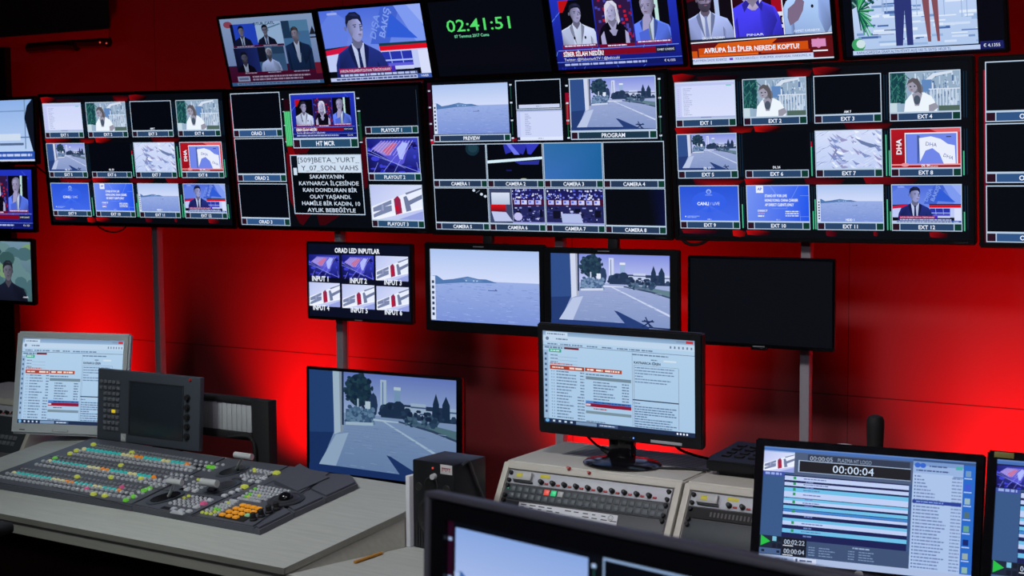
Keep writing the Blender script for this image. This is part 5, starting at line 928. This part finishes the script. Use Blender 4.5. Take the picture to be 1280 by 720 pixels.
def silver_panel(root, w, n, first=None, step=None):
    fpart('silver_panel', 'rackpanel', root, .026, w-.026, -.066, -.027)
    b = BM(); bx(b, .046, .106, -.016, -.003, -.057, -.031, .003)
    for v in b.verts: v.co = FMx @ v.co+Vector((0, 0, CH))
    dm = part('meter_module', b, M['silver'], root); fpart('yellow_sticker', 'yellowtape', dm, .06, .078, -.05, -.038, -.0166, -.016, .0001); fpart('meter_shade', 'slatedark', root, .05, .11, -.0615, -.0575, -.010, -.003)
    fpart('yellow_tape', 'yellowtape', root, .128, .160, -.041, -.031, -.0036, -.003, .0001)
    for i in range(n):
        x = .138+i*(w-.21)/9.4
        k = fcyl('knob', 'matte', root, x, -.054, .0075, -.003, -.016, .006); fpart('knob_cap', 'rackdark', k, x-.003, x+.003, -.0575, -.0505, -.018, -.016, .0005); fpart('red_switch', 'redplastic', root, x+.011, x+.022, -.0595, -.0545, -.007, -.003, .001)
C1X, C1Y = on_z(632, 575, CH).x, on_z(632, 575, CH).y; CW = on_z(856, 601, CH).x-C1X
c1 = console('beige rack console carrying the round-stand monitor, with lit red and green keys', C1X, C1Y, CW, .335, (.10, CW-.04))
w = CW; fpart('backing_plate', 'ventdark', c1, .021, w-.021, -.222, -.025, -.0005, .0008)
silver_panel(c1, w, 10)
fpart('key_panel', 'rackdark', c1, .026, w-.026, -.112, -.069, -.003)
for r_ in range(2):
    for i in range(22):
        x = .052+i*(w-.098)/21; z = -.081-r_*.0195; m = 'rackkey'
        if r_ == 0 and i in (5, 6, 7): m = ('redlit', 'greenlit', 'silver')[i-5]
        fpart('key', m, c1, x-.0085, x+.0085, z-.008, z+.008, -.0048, -.003, .001)
fpart('status_light', 'greenlit', c1, .034, .038, -.083, -.077, -.0045, -.003, .0003)
fpart('blank_panel', 'rackdark', c1, .026, w-.026, -.2, -.115, -.002)
q = [on_face(c1, *p) for p in ((650, 628), (773.4, 645), (770, 662), (647.5, 638.5))]
b = BM(); prism(b, [(x, -.0042, z) for x, z in q], (0, .0012, 0))
for v in b.verts: v.co = FMx @ v.co+Vector((0, 0, CH))
ps = part('paper_label_strip', b, M['paper'], c1, smooth=False)
b = BM(); rr = random.Random(5)
for rI, tz in enumerate((.22, .5, .8)):
    for i in range(11):
        if rr.random() < .85:
            u = (i+.25)/11; p0 = Vector((q[0][0], 0, q[0][1])).lerp(Vector((q[1][0], 0, q[1][1])), u).lerp(Vector((q[3][0], 0, q[3][1])).lerp(Vector((q[2][0], 0, q[2][1])), u), tz); bx(b, p0.x, p0.x+rr.uniform(.01, .02), -.0046, -.0042, p0.z-.0014, p0.z+.0014)
for v in b.verts: v.co = FMx @ v.co+Vector((0, 0, CH))
part('handwritten_labels', b, M['darkprint'], ps, smooth=False)
b = BM(); fx, fz = on_face(c1, 764, 648.5)
for rr_, ln in ((.008, 1), (.0045, .45)):
    n = 18; 
    for i in range(int(n*ln)):
        t0 = 2*math.pi*(i/n)+(math.pi*1.05 if ln < 1 else 0); t1 = t0+2*math.pi/n; a0, a1 = rr_, rr_-.0012
        b.faces.new([b.verts.new((fx+k*math.cos(t), -.0047, fz+k*math.sin(t))) for k, t in ((a0, t0), (a0, t1), (a1, t1), (a1, t0))])
for e in (-.003, .003): b.faces.new([b.verts.new((fx+e+.001*math.cos(t), -.0047, fz+.003+.001*math.sin(t))) for t in [i*math.pi/3 for i in range(6)]])
for v in b.verts: v.co = FMx @ v.co+Vector((0, 0, CH))
part('smiling_face_drawing', b, M['darkprint'], ps, smooth=False)
def screws(root, w):
    for x in (.0335, w-.0335):
        for z in (-.036, -.058, -.075, -.103, -.118): fcyl('rack_screw', 'matte', root, x, z, .0065, -.003, -.012, .005, 12)
screws(c1, w)
for px_, py_, r_ in ((712.8, 587, .006), (738, 592.5, .005)): x, z = on_face(c1, px_, py_); fcyl('red_knob', 'redplastic', c1, x, max(z, -.02), r_, -.006, -.017, r_*.7, 12)
C2X = C1X+CW+.004; C2Y = C1Y+.002
c2 = console('beige rack console partly hidden behind the playlist monitor', C2X, C2Y, CW, .335, None)
fpart('backing_plate', 'ventdark', c2, .021, w-.021, -.222, -.025, -.0005, .0008); silver_panel(c2, w, 10); screws(c2, w)
fpart('vent_panel', 'matte', c2, .026, w-.026, -.098, -.069, -.004); b = BM()
for i in range(40): x = .09+i*(w-.15)/39; bx(b, x, x+.005, -.0046, -.004, -.09, -.077)
for v in b.verts: v.co = FMx @ v.co+Vector((0, 0, CH))
part('vent_slots', b, M['ventdark'], c2, smooth=False)
fpart('blank_panel', 'rackdark', c2, .026, w-.026, -.165, -.101, -.003); fpart('white_strip', 'paper', c2, .05, w-.03, -.2, -.172, -.004)
p3 = on_z(0, 497.5, CH); c3 = console('beige rack console at the left edge behind the square monitor', p3.x-.32, p3.y, CW, .30, None)
fpart('backing_plate', 'ventdark', c3, .021, w-.021, -.222, -.025, -.0005, .0008); silver_panel(c3, w, 10); screws(c3, w)
fpart('blank_panel', 'rackdark', c3, .026, w-.026, -.118, -.069, -.003); fpart('key_panel', 'rackdark', c3, .026, w-.026, -.2, -.12, -.0035)
for r_ in range(2):
    for i in range(14):
        x = .2+i*.0225; z = -.145-r_*.022
        if x < w-.04: fpart('key', 'greenlit' if (r_ == 0 and i == 8) else ('key' if i < 8 else 'keydim'), c3, x-.0085, x+.0085, z-.0075, z+.0075, -.008, -.0035, .0015)
# ------------------------------------------------------------------ things on the consoles and worktop
kb = on_z(882, 576.3, .955); kx, ky = kb.x, kb.y
kp_ = thing('intercom_keypad', 'black keypad box lying on the console beside the playlist monitor', 'keypad', (kx, ky, CH))
b = BM(); prism(b, [(0, 0, .012), (0, .0, .04), (0, .03, .047), (0, .21, .06), (0, .21, .012)], (.27, 0, 0)); bmesh.ops.bevel(b, geom=b.edges[:], offset=.006, segments=2, affect='EDGES'); part('housing', b, M['black'], kp_)
box_part('base', M['matte'], kp_, .03, .25, .02, .2, .0, .0125, .002)
for i in range(6):
    for j in range(4):
        x, y = .04+i*.038, .05+j*.036; z = .048+(y-.03)*.0722; b = BM(); bx(b, x-.012, x+.012, y-.010, y+.010, z-.002, z+.0025, .001); part('key', b, M['black'], kp_)
mp = on_z(1097, 560, 1.0); jx = -1.186
b = BM(); lathe(b, [(0, 0), (.024, 0), (.024, .006), (.0185, .012), (.0185, .05), (.0215, .11), (.023, .15), (.0225, .168), (.018, .177), (.008, .181), (0, .181)], 24); o = part('joystick', b, M['matte'], None, (-1.182, 3.69, CH)); tag(o, 'black upright rounded handle showing above the playlist monitor', 'joystick')
b = BM(); lathe(b, [(0, 0), (.018, 0), (.021, .05), (.0235, .1), (.0215, .1), (.018, .01), (0, .008)], 24); o = part('cup', b, M['paper'], None, (-1.255, 3.655, CH)); tag(o, 'white cup whose rim peeks over the playlist monitor, left of the black handle', 'cup')
SA = Vector((-2.291, 3.160, ZW)); sy_ = R(-3.6)
sp = thing('speaker', 'small black loudspeaker with white sticker standing on the worktop', 'speaker', SA, (0, 0, sy_)); SW, SD, SH = .142, .142, .2425
SMx = Matrix.Translation(SA) @ Matrix.Rotation(sy_, 4, 'Z'); SI = SMx.inverted()
def sf(px, py, x_plane=None):
    d = SI.to_3x3() @ ray(px, py); o = SI @ EYE; t = -o.y/d.y if x_plane is None else (x_plane-o.x)/d.x; return o+d*t
b = BM(); bx(b, 0, SW, 0, SD, .0005, SH, .003); part('cabinet', b, M['black'], sp)
p = sf(541.2, 585); b = BM(); cyl(b, (p.x, 0, p.z), (p.x, -.002, p.z), .003, n=10); part('power_light', b, M['redlit'], sp)
p = sf(543.2, 595.4); b = BM(); cyl(b, (p.x, 0, p.z), (p.x, -.012, p.z), .0085, .0075, 18); part('volume_knob', b, M['alu'], sp)
p = sf(539, 607); b = BM()
for r0, r1, y0, y1 in ((.024, .022, 0, -.002), (.02, .006, -.002, .0), ): cyl(b, (p.x, y0, p.z), (p.x, y1, p.z), r0, r1, 24)
part('tweeter', b, M['matte'], sp)
for q_ in ((523.3, 608.2), (558.3, 612.5)):
    p = sf(*q_); b = BM(); n = 20
    R0 = [[b.verts.new((p.x+r*math.cos(2*math.pi*i/n), y, p.z+r*math.sin(2*math.pi*i/n))) for i in range(n)] for r, y in ((.0125, 0), (.0105, -.0015), (.0095, -.0006))]
    for a_, c_ in zip(R0, R0[1:]): [b.faces.new((a_[i], a_[(i+1) % n], c_[(i+1) % n], c_[i])) for i in range(n)]
    b.faces.new(R0[-1]); part('bass_port', b, M['matte'], sp)
b = BM(); wz = .09; n = 32
R0 = [[b.verts.new((SW/2+r*math.cos(2*math.pi*i/n), y, wz+r*math.sin(2*math.pi*i/n))) for i in range(n)] for r, y in ((.058, 0), (.056, -.004), (.05, -.005), (.045, -.002), (.02, -.0005), (.016, -.004), (.006, -.006))]
for a_, c_ in zip(R0, R0[1:]): [b.faces.new((a_[i], a_[(i+1) % n], c_[(i+1) % n], c_[i])) for i in range(n)]
b.faces.new(R0[-1]); part('woofer', b, M['matte'], sp)
for i in range(5): x = .012+i*.009; b = BM(); bx(b, x, x+.003, -.002, .001, .006, .075, .0005); part('grille_rib', b, M['bezelgrey'], sp)
a_, c_ = sf(550.5, 580.3), sf(565.3, 594.2); b = BM(); bx(b, a_.x, c_.x, -.0008, .0002, c_.z, a_.z, .0002); stk = part('sticker', b, M['sticker'], sp); b = BM()
for i in range(5): x = a_.x+.006+i*(c_.x-a_.x-.012)/4.6; bx(b, x, x+.0022, -.0012, -.0008, c_.z+.007+(i % 2)*.003, a_.z-.008); bx(b, x-.001, x+.004, -.0012, -.0008, a_.z-.011, a_.z-.008)
part('red_lettering', b, M['redprint'], stk, smooth=False)
pts = [sf(575, 582, SW)+Vector((.006, 0, 0)), sf(584, 579, SW)+Vector((.006, 0, .006)), sf(590, 592, SW)+Vector((.006, 0, 0)), sf(596, 608, SW)+Vector((.006, 0, 0)), sf(602, 624, SW)+Vector((.006, 0, 0)), sf(606, 660, SW)+Vector((.006, 0, 0))]
b = BM(); tube(b, pts, .004); part('cable', b, M['bezelgrey'], sp)
o = box_part('folder', M['paper'], None, -.0068, .0068, -.06, .06, 0, .196, .001); o.location = (-2.2995, 3.212, ZW+.0005); o.rotation_euler = (0, 0, sy_); tag(o, 'white folder standing on edge between the sloping desk and the speaker', 'folder')
pa, pb = Vector((-2.324, 2.942, ZW+.0045)), Vector((-2.318, 3.062, ZW+.0045)); pc = thing('pencil', 'orange pencil lying on the worktop against the sloping desk side', 'pencil', pa); dd = (pb-pa).normalized()
b = BM(); cyl(b, (0, 0, 0), dd*.108, .0042, n=6); part('shaft', b, M['pencil'], pc, smooth=False); b = BM(); cyl(b, dd*.108, dd*.121, .0042, .0008, 6); part('tip', b, M['wood'], pc, smooth=False)
# black frame with grey cards behind the desk
cf = thing('card_rack', 'black metal frame holding a row of grey cards behind the desk', 'rack', (-3.12, 3.5, 0)); fxp = lambda x: x+3.12
b = BM(); bx(b, fxp(-3.158), fxp(-3.087), -.02, .02, .0, 1.012, .002); part('post', b, M['matte'], cf)
box_part('top_bar', M['matte'], cf, fxp(-3.6), fxp(-3.159), -.018, .018, .996, 1.013, .002); box_part('bottom_bar', M['matte'], cf, fxp(-3.6), fxp(-3.159), -.022, .022, .878, .902, .002)
rr = random.Random(8)
for i in range(20):
    x = -3.59+i*.0212; z1 = .9935-rr.uniform(0, .004); b = BM(); bx(b, fxp(x), fxp(x+.0195), -.012, .012, .9025, z1, .001); part('card', b, M['cards' if i > 11 or i % 3 == 0 else 'cardsdark'], cf)
w3 = lambda x, y: on_plane(x, y, (0, 3.47, 0), (0, 1, 0))-Vector((-3.12, 3.5, 0))
b = BM(); tube(b, [w3(286, 546), w3(300, 545), w3(311, 546), w3(317, 554), w3(319, 566), w3(318, 590)], .005); part('cable', b, M['matte'], cf)
# cables by the console monitor
cc = [on_plane(x, y, (0, 3.60, 0), (0, 1, 0)) for x, y in ((735, 546), (744, 555), (752, 560), (762, 566))]
b = BM(); tube(b, cc, .0035); cyl(b, cc[2], cc[3], .007, .009, 12); tag(part('cable', b, M['matte']), 'black cable with thick plug running to the round-stand monitor', 'cable')
c0_ = [on_z(x, y, CH+.004) for x, y in ((800, 581), (830, 585), (860, 586), (885, 588.5))]; cable('cable', 'black cable lying across the top of the beige console', c0_, .0035)
c0_ = [on_plane(x, y, (0, 3.72, 0), (0, 1, 0)) for x, y in ((842, 555), (852, 563), (868, 569), (886, 573.5))]; cable('cable', 'black cable hanging from the round-stand monitor toward the keypad box', c0_, .004)
# chair
ch = thing('office_chair', 'dark office chair of which only an armrest tip shows at the left edge', 'chair', (-3.6, 2.3, 0))
at = on_plane(20, 659, (0, 2.66, 0), (0, 1, 0)); ax = at.x+3.6
for sx in (ax-.03, ax-.56):
    b = BM(); bx(b, sx-.035, sx+.035, .06, .355, at.z-.016, at.z+.016, .012, 3); part('armrest', b, M['matte'], ch); b = BM(); tube(b, [(sx, .2, at.z-.014), (sx, .2, .6), (sx+(.06 if sx < ax-.2 else -.06), .15, .47)], .014); part('armrest_post', b, M['black'], ch)
mxx = ax-.295
b = BM(); bx(b, mxx-.24, mxx+.24, -.24, .24, .43, .5, .03, 3); part('seat', b, M['matte'], ch); b = BM(); bx(b, mxx-.22, mxx+.22, -.32, -.26, .55, 1.05, .025, 3); part('backrest', b, M['matte'], ch); b = BM(); bx(b, mxx-.03, mxx+.03, -.33, -.22, .40, .7, .008); part('back_support', b, M['black'], ch)
b = BM(); cyl(b, (mxx, 0, .08), (mxx, 0, .44), .028, n=16); part('gas_lift', b, M['black'], ch)
for i in range(5):
    a = R(72*i+15); p = Vector((mxx+.28*math.cos(a), .28*math.sin(a), .07)); b = BM(); cyl(b, (mxx, 0, .1), p, .024, .015, 8); part('base_arm', b, M['black'], ch); b = BM(); cyl(b, p+Vector((-.012, 0, -.0395)), p+Vector((.012, 0, -.0395)), .03, n=14); part('caster', b, M['matte'], ch)
